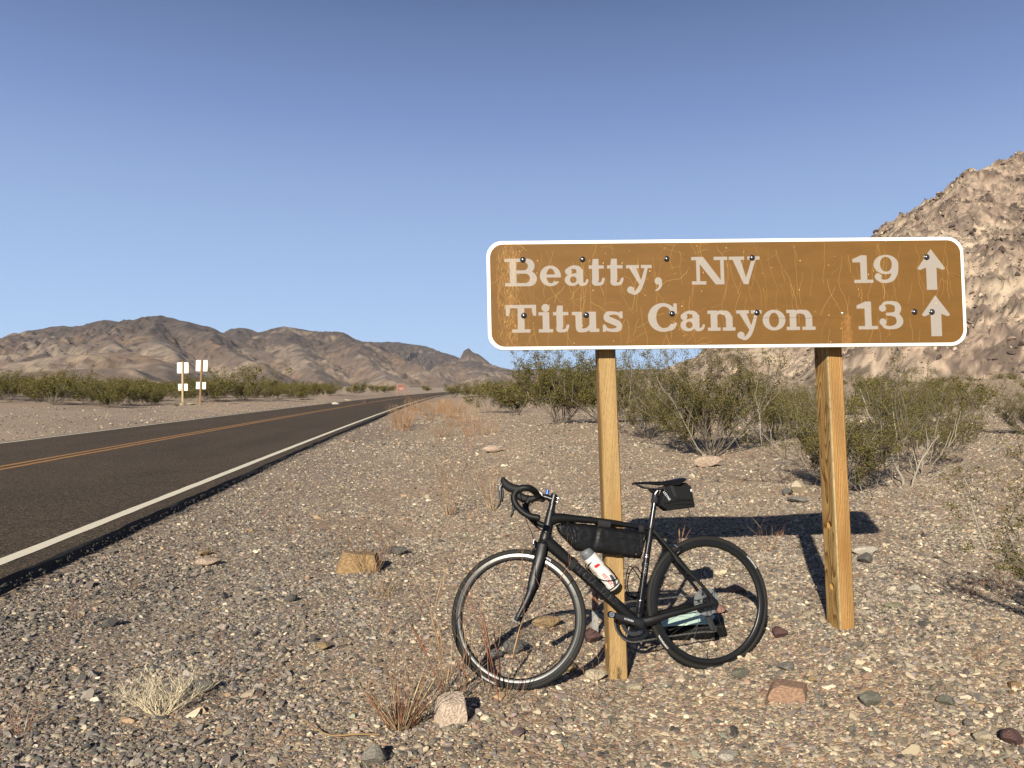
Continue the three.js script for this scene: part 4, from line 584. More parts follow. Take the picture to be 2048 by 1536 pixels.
// --- frame bag under the top tube
{
  const b = thing('frame_bag', 'black frame bag strapped under the bicycle top tube', 'bag'); ontoBike(b);
  const topE = [[0.786, 0.44], [0.74, 0.447], [0.66, 0.44], [0.5, 0.413], [0.34, 0.381], [0.303, 0.372]], botE = [[0.776, 0.405], [0.725, 0.345], [0.69, 0.308], [0.555, 0.284], [0.40, 0.25], [0.348, 0.243]];
  const cT = new THREE.CatmullRomCurve3(topE.map((p) => V(p[0], p[1], 0))), cB = new THREE.CatmullRomCurve3(botE.map((p) => V(p[0], p[1], 0))), nu = 80, nv = 22, pos = [], idx = [], uv = [];
  for (const s of [-1, 1]) for (let i = 0; i <= nu; i++) for (let j = 0; j <= nv; j++) {
    const u = i / nu, v = j / nv, p = cT.getPoint(u).lerp(cB.getPoint(u), v), e = Math.min(1, Math.min(u * 9, (1 - u) * 16)), f = Math.pow(Math.max(0, 1 - Math.pow(Math.abs(2 * v - 1), 5)), 0.5) * Math.pow(Math.max(0, 1 - Math.pow(1 - e, 2.4)), 0.5);
    const front = smooth(0.55, 0.2, u), wr = 0.0035 * ridged(u * 7 + s * 3, v * 2.2, 2) * front + 0.0018 * noise2(u * 14, v * 5 + s) - 0.006 * Math.exp(-(((u - 0.52) / 0.012) ** 2)) - 0.003 * Math.exp(-(((v - 0.42) / 0.05) ** 2)) * smooth(0.6, 0.7, u);
    pos.push(p.x, p.y + 0.003 * noise2(u * 20, s) * (v > 0.95 || v < 0.05 ? 1 : 0), s * ((0.026 + wr) * f + 0.002)); uv.push(u, v);
  }
  const S = (nu + 1) * (nv + 1); for (const s of [0, 1]) for (let i = 0; i < nu; i++) for (let j = 0; j < nv; j++) { const a = s * S + i * (nv + 1) + j, c = a + nv + 1; s ? idx.push(a, c, c + 1, a, c + 1, a + 1) : idx.push(a, c + 1, c, a, a + 1, c + 1); }
  part('bag_body', toGeo(pos, idx, null, uv), K.vinyl, b);
  part('zipper', sweep([[0.545, 0.408, -0.028, 0.0026], [0.45, 0.391, -0.0295, 0.0026], [0.335, 0.364, -0.023, 0.0026]], { n: 14, rad: 8 }), K.gloss, b);
  part('zip_pull', merge([sweep([[0.547, 0.408, -0.031, 0.0022], [0.548, 0.39, -0.034, 0.0018], [0.549, 0.362, -0.034, 0.0018]], { n: 8, rad: 6 }), sweep([[0.549, 0.362, -0.034, 0.004], [0.551, 0.345, -0.034, 0.0025]], { n: 4, rad: 6 })]), K.nylon, b);
  const strap = (x, y, w, r, tilt) => { const g = new THREE.LatheGeometry([[r, -w / 2], [r + 0.0018, -w / 2], [r + 0.0018, w / 2], [r, w / 2]].map(([a, c]) => new THREE.Vector2(a, c)), 24).rotateZ(Math.PI / 2 + tilt).translate(x, y, 0); return g; };
  part('strap', strap(0.535, 0.43, 0.068, 0.0215, 0.2), K.strap, b); part('strap', strap(0.338, 0.393, 0.026, 0.02, 0.2), K.strap, b); part('strap', strap(0.715, 0.242, 0.03, 0.0305, 0.78), K.strap, b);
  { const w = words('S', 0.016, 0.0003); w.rotateY(Math.PI).translate(0.378, 0.276, -0.0245); part('emblem', w, K.print, b); }
}
// --- saddle bag
{
  const b = thing('saddle_bag', 'small black zipped bag hanging behind the bicycle saddle', 'bag'); ontoBike(b);
  const P = [[0.178, 0.600], [0.075, 0.611], [0.052, 0.59], [0.042, 0.492], [0.188, 0.482], [0.219, 0.508], [0.214, 0.53]], s = new THREE.Shape(P.map(([x, y]) => new THREE.Vector2(x, y)));
  const g = new THREE.ExtrudeGeometry(s, { depth: 0.052, bevelEnabled: true, bevelSize: 0.006, bevelThickness: 0.012, bevelSegments: 4 }).translate(0, 0, -0.026);
  part('bag_body', toCreasedNormals(g, 0.9), K.nylon, b);
  part('zipper', sweep([[0.21, 0.512, -0.0392, 0.003], [0.19, 0.515, -0.0395, 0.003], [0.12, 0.525, -0.0395, 0.003], [0.05, 0.522, -0.0392, 0.003]], { n: 16, rad: 8 }), K.vinyl, b); part('piping', sweep([[0.2, 0.5, -0.0392, 0.0015], [0.12, 0.506, -0.0395, 0.0015], [0.045, 0.5, -0.0392, 0.0015]], { n: 10, rad: 6 }), K.vinyl, b);
  part('flap', new RoundedBoxGeometry(0.085, 0.072, 0.004, 2, 0.0018).rotateZ(0.1).translate(0.098, 0.567, -0.0395), K.nylon, b);
  part('strap', sweep([[0.162, 0.605, -0.041, 0.009, 0.0015], [0.15, 0.57, -0.043, 0.009, 0.0015], [0.142, 0.545, -0.041, 0.008, 0.0015]], { n: 8 }), K.strap, b); part('strap', sweep([[0.225, 0.592, -0.012, 0.008, 0.012], [0.19, 0.595, -0.02, 0.008, 0.02]], { n: 5 }), K.strap, b);
  part('post_strap', new THREE.CylinderGeometry(0.0185, 0.0185, 0.03, 20).rotateZ(0.25).translate(0.243, 0.535, 0), K.strap, b);
  part('reflector_tab', new THREE.BoxGeometry(0.009, 0.012, 0.004).translate(0.053, 0.574, -0.0405), K.white, b);
  part('tail_loop', sweep([[0.07, 0.484, -0.02, 0.0022], [0.064, 0.47, -0.02, 0.0022], [0.066, 0.455, -0.02, 0.0022], [0.072, 0.45, -0.02, 0.0022]], { n: 10, rad: 6 }), K.strap, b);
  const w = words('LEZYNE', 0.0115, 0.0003); w.rotateY(Math.PI).rotateZ(-2.15 + Math.PI).translate(0.19, 0.553, -0.0386); part('lettering', w, K.print, b);
}
// --- mini pump clipped beside the seat tube
{
  const b = thing('bike_pump', 'slim black hand pump clipped along the bicycle seat tube', 'pump'); ontoBike(b);
  const at = (k) => [lerp(0.389, 0.318, k), lerp(0.0, 0.29, k)], z = -0.03;
  part('barrel', merge([rod([...at(0), z], [...at(1), z], 0.0095, 0.0095, 18), rod([...at(0.9), z], [...at(1.12), z], 0.011, 0.0115, 18), rod([...at(-0.08), z], [...at(0.02), z], 0.0075, 0.0105, 16)]), K.gloss, b);
  for (const [k0, k1, q] of [[0.86, 0.875, 0.0108], [0.895, 0.91, 0.0108], [0.13, 0.14, 0.0104]]) part('collar', rod([...at(k0), z], [...at(k1), z], q, q, 18), K.silver, b);
  for (const k of [0.3, 0.72]) part('clip', sweep([[...at(k), z, 0.012, 0.012], [at(k)[0] - 0.004, at(k)[1], 0, 0.012, 0.02]], { n: 3 }), K.hood, b);
  const w = bend(words('LEZYNE', 0.0125, 0.0003), (v) => { v.x *= 1.05; v.z = Math.sqrt(Math.max(0, 0.0098 ** 2 - v.y * v.y)) + 0.0002; }); w.rotateY(Math.PI).rotateZ(Math.atan2(-0.29, 0.071)).translate(...at(0.66), z); part('lettering', w, K.white, b);
}
// ---------- creosote bushes ----------
const twigMat = std({ vertexColors: true, roughness: 0.9 });
const leafMat = new THREE.MeshPhysicalMaterial({ vertexColors: true, roughness: 0.8, side: THREE.DoubleSide, transmission: 0.1, thickness: 0, specularIntensity: 0.2 });
function creosote(seed, o) {                        // o: height, spread, stems, leaf (size), leaves, tall (bare stems), dead
  const r = rng(seed), sp = [], si = [], sc = [], lp = [], li = [], lc = [], tips = [];
  const limb = (pts, r0, r1, sides, c) => {         // tapered crooked stem
    const base = sp.length / 3, n = pts.length;
    for (let i = 0; i < n; i++) { const t = i / (n - 1), p = pts[i], q = lerp(r0, r1, t); for (let j = 0; j < sides; j++) { const a = j / sides * 6.283; sp.push(p.x + Math.cos(a) * q, p.y, p.z + Math.sin(a) * q); const k = 0.8 + r() * 0.4; sc.push(c[0] * k, c[1] * k, c[2] * k); } }
    for (let i = 0; i < n - 1; i++) for (let j = 0; j < sides; j++) { const a = base + i * sides + j, b = base + i * sides + (j + 1) % sides; si.push(a, b, b + sides, a, b + sides, a + sides); }
  };
  const grow = (p, dir, len, rad, level) => {
    const n = level === 0 ? 7 : 5, pts = [p.clone()], d = dir.clone(); let q = p.clone();
    for (let i = 1; i < n; i++) { d.x += (r() - 0.5) * 0.55; d.z += (r() - 0.5) * 0.55; d.y += (r() - 0.44) * 0.34; d.normalize(); q = q.clone().addScaledVector(d, len / (n - 1)); if (q.y < 0.02) q.y = 0.02 + r() * 0.03; pts.push(q); }
    const old = o.dead || r() < 0.14, c = old ? [0.25, 0.215, 0.165] : level > 1 ? [0.085, 0.068, 0.043] : [0.11, 0.09, 0.066];
    limb(pts, rad, rad * (level > 1 ? 0.4 : 0.5), o.sides ?? 4, c);
    if (level < (o.levels ?? 2)) { const kids = level === 0 ? (o.kids ?? 6) : (o.kids2 ?? 4); for (let k = 0; k < kids; k++) { const t = 0.3 + 0.7 * (k + r()) / kids, i = Math.min(n - 2, Math.floor(t * (n - 1))), s = pts[i].clone().lerp(pts[i + 1], t * (n - 1) - i), a = r() * 6.283, dd = d.clone().add(V(Math.cos(a) * 0.75, 0.3 + r() * 0.35, Math.sin(a) * 0.75)).normalize(); grow(s, dd, len * (0.32 + r() * 0.25), rad * 0.5, level + 1); } }
    else tips.push([pts, d]);
    if (level === (o.levels ?? 2) - 1) tips.push([pts.slice(1), d], [pts.slice(2), d]);
  };
  for (let i = 0; i < o.stems; i++) {
    const a = (i + r()) / o.stems * 6.283, out = (0.15 + Math.pow(r(), 0.8) * 1.5) * o.spread, dir = V(Math.cos(a) * out, 1, Math.sin(a) * out).normalize(), reach = o.height * (0.55 + r() * 0.6) / Math.max(0.62, dir.y + 0.15);
    grow(V(Math.cos(a) * 0.1 * r() * o.height, -0.03, Math.sin(a) * 0.1 * r() * o.height), dir, reach, o.rad * (0.7 + r() * 0.7), 0);
  }
  for (let i = 0; i < (o.tall ?? 0); i++) { const a = r() * 6.283; grow(V(0, 0, 0), V(Math.cos(a) * 0.3, 1, Math.sin(a) * 0.3).normalize(), o.height * (1.05 + 0.25 * r()), o.rad * 1.5, 0); }
  const leaves = o.leaves ?? 0;
  for (let i = 0; i < leaves && tips.length; i++) {
    const [pts, d] = tips[Math.floor(r() * tips.length)], t = r() < 0.78 ? 0.86 + 0.14 * r() : 0.1 + r() * 0.9, f = t * (pts.length - 1), k = Math.min(pts.length - 2, Math.floor(f)), p = pts[k].clone().lerp(pts[k + 1], f - k), sp2 = o.leaf * (t > 0.85 ? 2.6 : 1.2);
    p.x += (r() + r() - 1) * sp2; p.y += (r() + r() - 0.9) * sp2; p.z += (r() + r() - 1) * sp2; if (p.y < 0.04) continue;
    const L = o.leaf * (0.7 + r() * 0.7), a = r() * 6.283, e = r() * 1.4 - 0.3, u = V(Math.cos(a) * Math.cos(e), Math.sin(e), Math.sin(a) * Math.cos(e)), w = V(r() - 0.5, r() - 0.5, r() - 0.5).cross(u).normalize().multiplyScalar(L * 0.24), b = lp.length / 3;
    lp.push(p.x, p.y, p.z, p.x + u.x * L * 0.5 + w.x, p.y + u.y * L * 0.5 + w.y, p.z + u.z * L * 0.5 + w.z, p.x + u.x * L, p.y + u.y * L, p.z + u.z * L, p.x + u.x * L * 0.5 - w.x, p.y + u.y * L * 0.5 - w.y, p.z + u.z * L * 0.5 - w.z);
    li.push(b, b + 1, b + 2, b, b + 2, b + 3);
    const q = r(), g = q < 0.2 ? [0.145, 0.104, 0.04] : q < 0.5 ? [0.093, 0.083, 0.02] : q < 0.85 ? [0.058, 0.058, 0.015] : [0.125, 0.108, 0.034], v = 0.75 + r() * 0.5; for (let m = 0; m < 4; m++) lc.push(g[0] * v, g[1] * v, g[2] * v);
  }
  return { stems: toGeo(sp, si, sc), leaves: leaves ? toGeo(lp, li, lc) : null };
}
function plant(name, geo, x, d, turn, k, label, category, group) {
  if (typeof label === 'function') { label = label(k < 0.74 ? 'low' : k < 0.9 ? 'middling' : 'tall'); group = label; }
  const g = thing(name, label, category, group); g.position.set(x, land(x, d) - 0.01, -d); g.rotation.y = turn; g.scale.setScalar(k);
  part('stems', geo.stems, twigMat, g); if (geo.leaves) part('foliage', geo.leaves, leafMat, g); return g;
}
{
  const near = [
    creosote(101, { height: 1.55, spread: 1.05, stems: 24, rad: 0.014, leaf: 0.034, leaves: 36000, kids: 7, kids2: 5, tall: 3, sides: 5 }),
    creosote(102, { height: 1.2, spread: 1.3, stems: 24, rad: 0.012, leaf: 0.03, leaves: 27000, kids: 7, kids2: 5, sides: 5 }),
    creosote(103, { height: 1.8, spread: 0.95, stems: 28, rad: 0.015, leaf: 0.045, leaves: 40000, kids: 7, kids2: 5 }),
    creosote(104, { height: 1.0, spread: 1.3, stems: 16, rad: 0.01, leaf: 0.031, leaves: 10500, kids: 6, kids2: 4 }),
  ];
  const B = 'creosote_bush', C = 'bush';
  plant(B, near[0], 3.6, 15.1, 0.4, 0.86, 'full olive green bush with tall pale stems, seen between the two sign posts', C);
  plant(B, near[1], 4.05, 10.3, 1.9, 0.72, 'sprawling twiggy olive bush right behind the right sign post', C);
  plant(B, near[2], 1.45, 24.4, 0.7, 0.98, 'large dense green bush left of the left sign post, below the sign corner', C);
  plant(B, near[2], 2.5, 22.8, 5.1, 0.75, 'dense bush with bare low twigs partly hidden by the left sign post', C);
  plant(B, near[3], 6.2, 12.6, 0.8, 0.75, 'thin low bush on bare gravel right of the right sign post', C);
  plant(B, near[1], 5.6, 17.4, 3.3, 0.62, 'olive bush just left of the right sign post, against the pale hill', C);
  plant(B, near[0], 8.1, 17.8, 4.1, 0.55, 'green bush at the foot of the hill, right of the right sign post', C);
  plant(B, near[3], 10.7, 20.2, 2.2, 0.8, 'loose twiggy bush below the right end of the sign', C);
  plant(B, near[1], 10.4, 16.5, 5.4, 0.55, 'bush at the right edge of the view, below the hillside', C);
  plant(B, near[3], 4.35, 33.0, 1.4, 0.9, 'sparse bush beyond the left sign post, under the gap of sky', C);
  plant(B, near[3], 8.4, 25.4, 0.2, 0.8, 'grey green bush behind the right sign post, low on the slope', C);
  plant(B, near[0], 3.12, 4.0, 0.9, 0.42, 'small bush just outside the right edge, throwing shade on the gravel', C);
  for (const [i, x, d, k, label] of [[1, 7.0, 21.0, 0.5, 'olive bush in the second row between the sign posts'], [0, 4.9, 27.0, 0.5, 'bush in the back row just right of the left sign post'], [1, 9.2, 24.0, 0.45, 'bush in the back row just right of the right sign post'], [0, 12.6, 25.0, 0.45, 'green bush low on the hill foot near the right edge'], [2, 13.8, 27.5, 0.4, 'dense bush on the hill foot below the sign end'], [3, 7.3, 14.6, 0.5, 'straggly bush in the gap right of the right sign post'], [3, 3.0, 18.6, 0.9, 'thin twiggy bush just right of the left sign post']]) plant(B, near[i], x, d, i * 2.1 + x, k, label, C);
  // pale dead branches reaching out of the bush by the right post
  const dead = creosote(120, { height: 1.0, spread: 2.2, stems: 5, rad: 0.014, levels: 1, kids: 4, dead: true, sides: 5 });
  plant('dead_branch', dead, 5.0, 10.6, 0.6, 1.0, 'bleached bare branches reaching right from the bush by the right post', 'branches');
  const dead2 = creosote(121, { height: 0.8, spread: 2.0, stems: 6, rad: 0.011, levels: 1, kids: 5, dead: true, sides: 5 });
  plant('dead_branch', dead2, 4.9, 13.8, 2.6, 1.0, 'grey dead twigs low between the sign posts', 'branches');
  plant('dead_branch', dead2, 2.9, 21.3, 5.2, 1.1, 'tangle of grey dead twigs left of the left sign post', 'branches');
  plant('dead_branch', dead2, 4.1, 9.55, 1.2, 0.55, 'low dead twigs on the gravel at the foot of the right sign post bush', 'branches');
  plant('dead_branch', dead, 5.6, 11.4, 4.0, 0.7, 'bare grey branches low on the gravel, right of the right post', 'branches');
  // bushes of the plain: light copies of five shapes
  const far = [201, 202, 203, 204, 205].map((s, i) => creosote(s, { height: 1.15 + 0.2 * (i % 3), spread: 1.1 + 0.15 * (i % 2), stems: 16, rad: 0.014, leaf: 0.075, leaves: 5200, kids: 4, kids2: 3, sides: 3, levels: 2 }));
  const tiny = [301, 302, 303].map((s) => creosote(s, { height: 1.2, spread: 1.1, stems: 7, rad: 0.03, leaf: 0.16, leaves: 1100, kids: 3, levels: 1, sides: 3 }));
  const r = rng(400);
  for (const [x, d, k, label] of [[-9.4, 134, 1.45, 'dark green bush where the road disappears, beside its right edge'], [-6.6, 128, 1.2, 'second dark bush right of where the road disappears'], [-3.6, 112, 1.25, 'third dark bush right of the vanishing road'], [-0.8, 88, 1.2, 'bush between the vanishing road and the large green bush'], [-20.5, 63.5, 1.45, 'tall dark bush directly behind the two white sign backs'], [-1.2, 44, 0.9, 'bush half hidden by the left flank of the large green bush'], [0.2, 36, 1.0, 'grey twiggy bush at the left flank of the large green bush']]) plant(B, far[Math.floor(r() * 5)], x, d, r() * 6, k, label, C);
  let n = 0, tries = 0; const spots = [[-20.5, 63.5], [-21.5, 55.5], [-20.2, 54.5]];
  while (n < 140 && tries++ < 9000) {               // thick belt along the far side of the road
    const d = 47 + 75 * Math.pow(r(), 1.5), x = -0.66 * d + r() * 0.66 * d, q = roadSide(x, d); if (q > -15.5 - 2 * r() + (d > 70 ? 3 : 0)) continue;
    if (q > -19 && d < 58) continue; if (spots.some(([a, b]) => Math.hypot(a - x, b - d) < 1.35 + d * 0.003)) continue; if (spots.slice(1, 3).some(([a, b]) => Math.abs(a / b - x / d) < 0.035 && d < b)) continue;
    spots.push([x, d]); n++; plant(B, far[Math.floor(r() * 5)], x, d, r() * 6.28, 0.58 + r() * 0.48, (tall) => `${tall} olive bush ${x / d < -0.47 ? 'far left' : x / d < -0.41 ? 'left of white signs' : x / d < -0.33 ? 'right of white signs' : 'near the road'}, ${d < 62 ? 'front' : d < 85 ? 'middle' : 'back'} row of belt across road`, C, 'bushes across the road');
  }
  n = 0; tries = 0;
  while (n < 120 && tries++ < 5000) {               // thinning out towards the mountains
    const d = 120 + 330 * r(), x = -0.66 * d + r() * 0.75 * d, q = roadSide(x, d); if (q > -16 && q < 6) continue; n++;
    plant(B, tiny[Math.floor(r() * 3)], x, d, r() * 6.28, 0.9 + r() * 0.6, `tiny distant bush on the plain ${x / d < -0.35 ? 'below the highest peak' : x / d < -0.12 ? 'left of the vanishing road' : 'right of the vanishing road'}`, C, 'distant bushes ' + (x / d < -0.35 ? 'below the highest peak' : x / d < -0.12 ? 'left of the vanishing road' : 'right of the vanishing road'));
  }
  n = 0; tries = 0;
  while (n < 48 && tries++ < 3000) {                // scattered at the foot of the hill
    const d = 28 + 75 * r(), x = 0.1 * d + r() * 0.7 * d; if (roadSide(x, d) < 5 || Math.hypot(x - 4.4, d - 33) < 4) continue; n++;
    plant(B, r() < 0.5 ? tiny[Math.floor(r() * 3)] : far[Math.floor(r() * 5)], x, d, r() * 6.28, 0.28 + r() * 0.35, `small scattered bush on the hill foot ${x / d < 0.13 ? 'left of the left sign post' : x / d < 0.39 ? 'between the sign posts' : 'right of the right sign post'}`, C, 'hill foot bushes ' + (x / d < 0.13 ? 'left of the left sign post' : x / d < 0.39 ? 'between the sign posts' : 'right of the right sign post'));
  }
}
// ---------- dry weeds ----------
const strawMat = std({ vertexColors: true, roughness: 0.8 });
function weed(seed, o) {                            // fan of thin dry stalks, some forking, some swollen below the fork
  const r = rng(seed), sp = [], si = [], sc = [];
  const stalk = (pts, rad, c) => { const s = 3, base = sp.length / 3; pts.forEach(([p, k], i) => { for (let j = 0; j < s; j++) { const a = j / s * 6.283; sp.push(p.x + Math.cos(a) * rad * k, p.y, p.z + Math.sin(a) * rad * k); const v = 0.8 + r() * 0.4; sc.push(c[0] * v, c[1] * v, c[2] * v); } if (i) for (let j = 0; j < s; j++) { const a = base + (i - 1) * s + j, b = base + (i - 1) * s + (j + 1) % s; si.push(a, b, b + s, a, b + s, a + s); } }); };
  const tone = () => { const q = r(); if (o.cream) return [0.56, 0.475, 0.31]; return q < o.red ? [0.2, 0.085, 0.045] : q < o.red + 0.3 ? [0.26, 0.155, 0.075] : [0.36, 0.285, 0.16]; };
  const shoot = (p, dir, len, rad, level, swell) => {
    const n = 6, pts = [], d = dir.clone(), c = tone(); let q = p.clone();
    for (let i = 0; i <= n; i++) { pts.push([q.clone(), (swell && i >= 4 && i <= 5 ? 3.2 : 1) * (1 - 0.5 * i / n)]); d.x += (r() - 0.5) * o.crook; d.z += (r() - 0.5) * o.crook; d.y += (r() - 0.5) * o.crook * 0.5 - (o.droop ?? 0); d.normalize(); q = q.clone().addScaledVector(d, len / n); }
    stalk(pts, rad, c);
    if (level > 0) for (let k = 0; k < 2 + Math.floor(r() * 2); k++) { const a = r() * 6.283; shoot(pts[n][0], d.clone().add(V(Math.cos(a) * 0.7, 0.2 * r(), Math.sin(a) * 0.7)).normalize(), len * (0.35 + 0.3 * r()), rad * 0.6, level - 1, level > 1 && r() < 0.4); }
  };
  for (let i = 0; i < o.n; i++) { const a = r() * 6.283, out = o.out * Math.sqrt(r()); shoot(V(Math.cos(a) * o.base * r(), -0.02, Math.sin(a) * o.base * r()), V(Math.cos(a) * out, 1, Math.sin(a) * out).normalize(), o.h * (0.4 + 0.6 * r()), o.rad * (0.6 + 0.6 * r()), r() < o.fork ? o.levels : 0, r() < o.swell); }
  return toGeo(sp, si, sc);
}
{
  const put = (name, g, x, d, turn, k, label, category, group) => { const m = solid(name, g, strawMat, label, category, group); m.position.set(x, land(x, d), -d); m.rotation.y = turn; m.scale.setScalar(k); return m; };
  put('dry_weed', weed(1, { n: 95, out: 0.9, base: 0.05, h: 0.34, rad: 0.0022, crook: 0.16, red: 0.45, fork: 0.25, levels: 1, swell: 0.06 }), -0.48, 3.6, 0, 1, 'rust brown dry grass clump left of the pale pink rock', 'weed');
  put('dry_weed', weed(2, { n: 15, out: 0.35, base: 0.09, h: 0.46, rad: 0.0028, crook: 0.2, red: 0.5, fork: 0.7, levels: 2, swell: 0.4 }), -0.27, 3.98, 1, 1, 'red stalked dry weed left of the front wheel', 'weed');
  put('dry_weed', weed(3, { n: 12, out: 0.45, base: 0.1, h: 0.5, rad: 0.0027, crook: 0.2, red: 0.75, fork: 0.8, levels: 2, swell: 0.6 }), -0.06, 3.93, 2, 1, 'red weed with swollen stems in front of the front wheel', 'weed');
  put('dry_weed', weed(4, { n: 30, out: 0.7, base: 0.05, h: 0.36, rad: 0.002, crook: 0.3, red: 0.55, fork: 0.8, levels: 2, swell: 0.1 }), -1.12, 6.55, 0.5, 1.2, 'fine reddish weed growing over the orange rock', 'weed');
  put('dry_weed', weed(5, { n: 34, out: 0.6, base: 0.08, h: 0.2, rad: 0.0022, crook: 0.25, red: 0.2, fork: 0.3, levels: 1, swell: 0 }), -0.92, 5.95, 0.5, 1, 'low straw coloured tuft below the orange rock', 'weed');
  put('dry_weed', weed(6, { n: 26, out: 0.45, base: 0.06, h: 0.55, rad: 0.0026, crook: 0.22, red: 0.35, fork: 0.7, levels: 2, swell: 0.1 }), -0.72, 9.6, 0.5, 1.15, 'upright pale weed left of the handlebar', 'weed');
  put('dry_weed', weed(7, { n: 26, out: 0.5, base: 0.08, h: 0.45, rad: 0.0026, crook: 0.22, red: 0.3, fork: 0.6, levels: 2, swell: 0.1 }), -0.22, 9.9, 1.5, 1.1, 'tan weed just behind the brake lever', 'weed');
  put('dry_weed', weed(8, { n: 9, out: 0.35, base: 0.05, h: 0.6, rad: 0.0035, crook: 0.2, red: 0.7, fork: 0.9, levels: 2, swell: 0.2 }), -0.94, 18.4, 1.5, 1.2, 'lone thin red stalk on the gravel near the pink boulder', 'weed');
  put('dry_weed', weed(9, { n: 4, out: 0.4, base: 0.02, h: 0.22, rad: 0.0035, crook: 0.15, red: 0.4, fork: 1, levels: 1, swell: 0.5 }), 1.45, 7.2, 1.5, 1, 'forked pale pink stalk in the shade behind the rear wheel', 'weed');
  const red = [weed(20, { n: 70, out: 0.6, base: 0.25, h: 0.6, rad: 0.0038, crook: 0.22, red: 0.5, fork: 0.6, levels: 1, swell: 0 }), weed(21, { n: 60, out: 0.6, base: 0.3, h: 0.5, rad: 0.0038, crook: 0.22, red: 0.2, fork: 0.5, levels: 1, swell: 0 })], r = rng(77);
  for (let i = 0; i < 44; i++) { const d = 24 + 46 * Math.pow(r(), 0.8), q = -2.0 + 3.6 * r(), bendq = q + roadBend(d), x = RC * bendq - RS * d; put('dry_weed', red[i % 2], x, RC * d + RS * bendq, r() * 6, 0.8 + r() * 0.6, 'rusty red dry weed in the patch along the far road edge', 'weed', 'red weeds beside the road'); }
  const small = [weed(30, { n: 14, out: 0.7, base: 0.03, h: 0.13, rad: 0.0013, crook: 0.3, red: 0.35, fork: 0.4, levels: 1, swell: 0 }), weed(31, { n: 10, out: 0.5, base: 0.02, h: 0.2, rad: 0.0013, crook: 0.3, red: 0.5, fork: 0.6, levels: 1, swell: 0 })];
  let n = 0; while (n < 90) { const d = 3.4 + 13 * r(), x = (r() * 1.25 - 0.62) * d, q = roadSide(x, d); if (q < -2.3) continue; if (noise2(x * 0.5, d * 0.3) < -0.1) continue; n++; put('dry_tuft', small[n % 2], x, d, r() * 6, 0.6 + r() * 0.8, `wispy dry tuft on the gravel ${x / d < -0.02 ? 'left of the bicycle' : x / d < 0.33 ? 'around the bicycle' : 'right of the bicycle'}${d > 8 ? ', farther back' : ''}`, 'weed', `wispy tufts ${x / d < -0.02 ? 'left of' : x / d < 0.33 ? 'around' : 'right of'} the bicycle${d > 8 ? ', farther back' : ''}`); }
  // bleached dead bush lying on the gravel at lower left
  const db = weed(55, { n: 80, out: 1.5, base: 0.02, h: 0.17, rad: 0.002, crook: 0.5, red: 0, fork: 0.95, levels: 3, swell: 0, cream: true }); db.rotateZ(0.2).rotateX(-0.4).scale(1.1, 0.78, 1.0);
  put('dead_bush', db, -1.53, 3.66, 0, 1.0, 'bleached cream dead shrub lying on the gravel at lower left', 'dead shrub');
  const st = sweep([[0, 0.012, 0, 0.004], [-0.1, 0.02, 0.02, 0.004], [-0.2, 0.012, 0.01, 0.0035], [-0.3, 0.03, -0.05, 0.003], [-0.36, 0.06, -0.09, 0.002]], { n: 16, rad: 6 });
  const sm = solid('dry_stalk', st, std({ color: col(0.2, 0.125, 0.05), roughness: 0.8 }), 'curved dry straw stalk lying left of the rust grass clump', 'stalk'); sm.position.set(-0.55, land(-0.55, 3.5), -3.5);
}
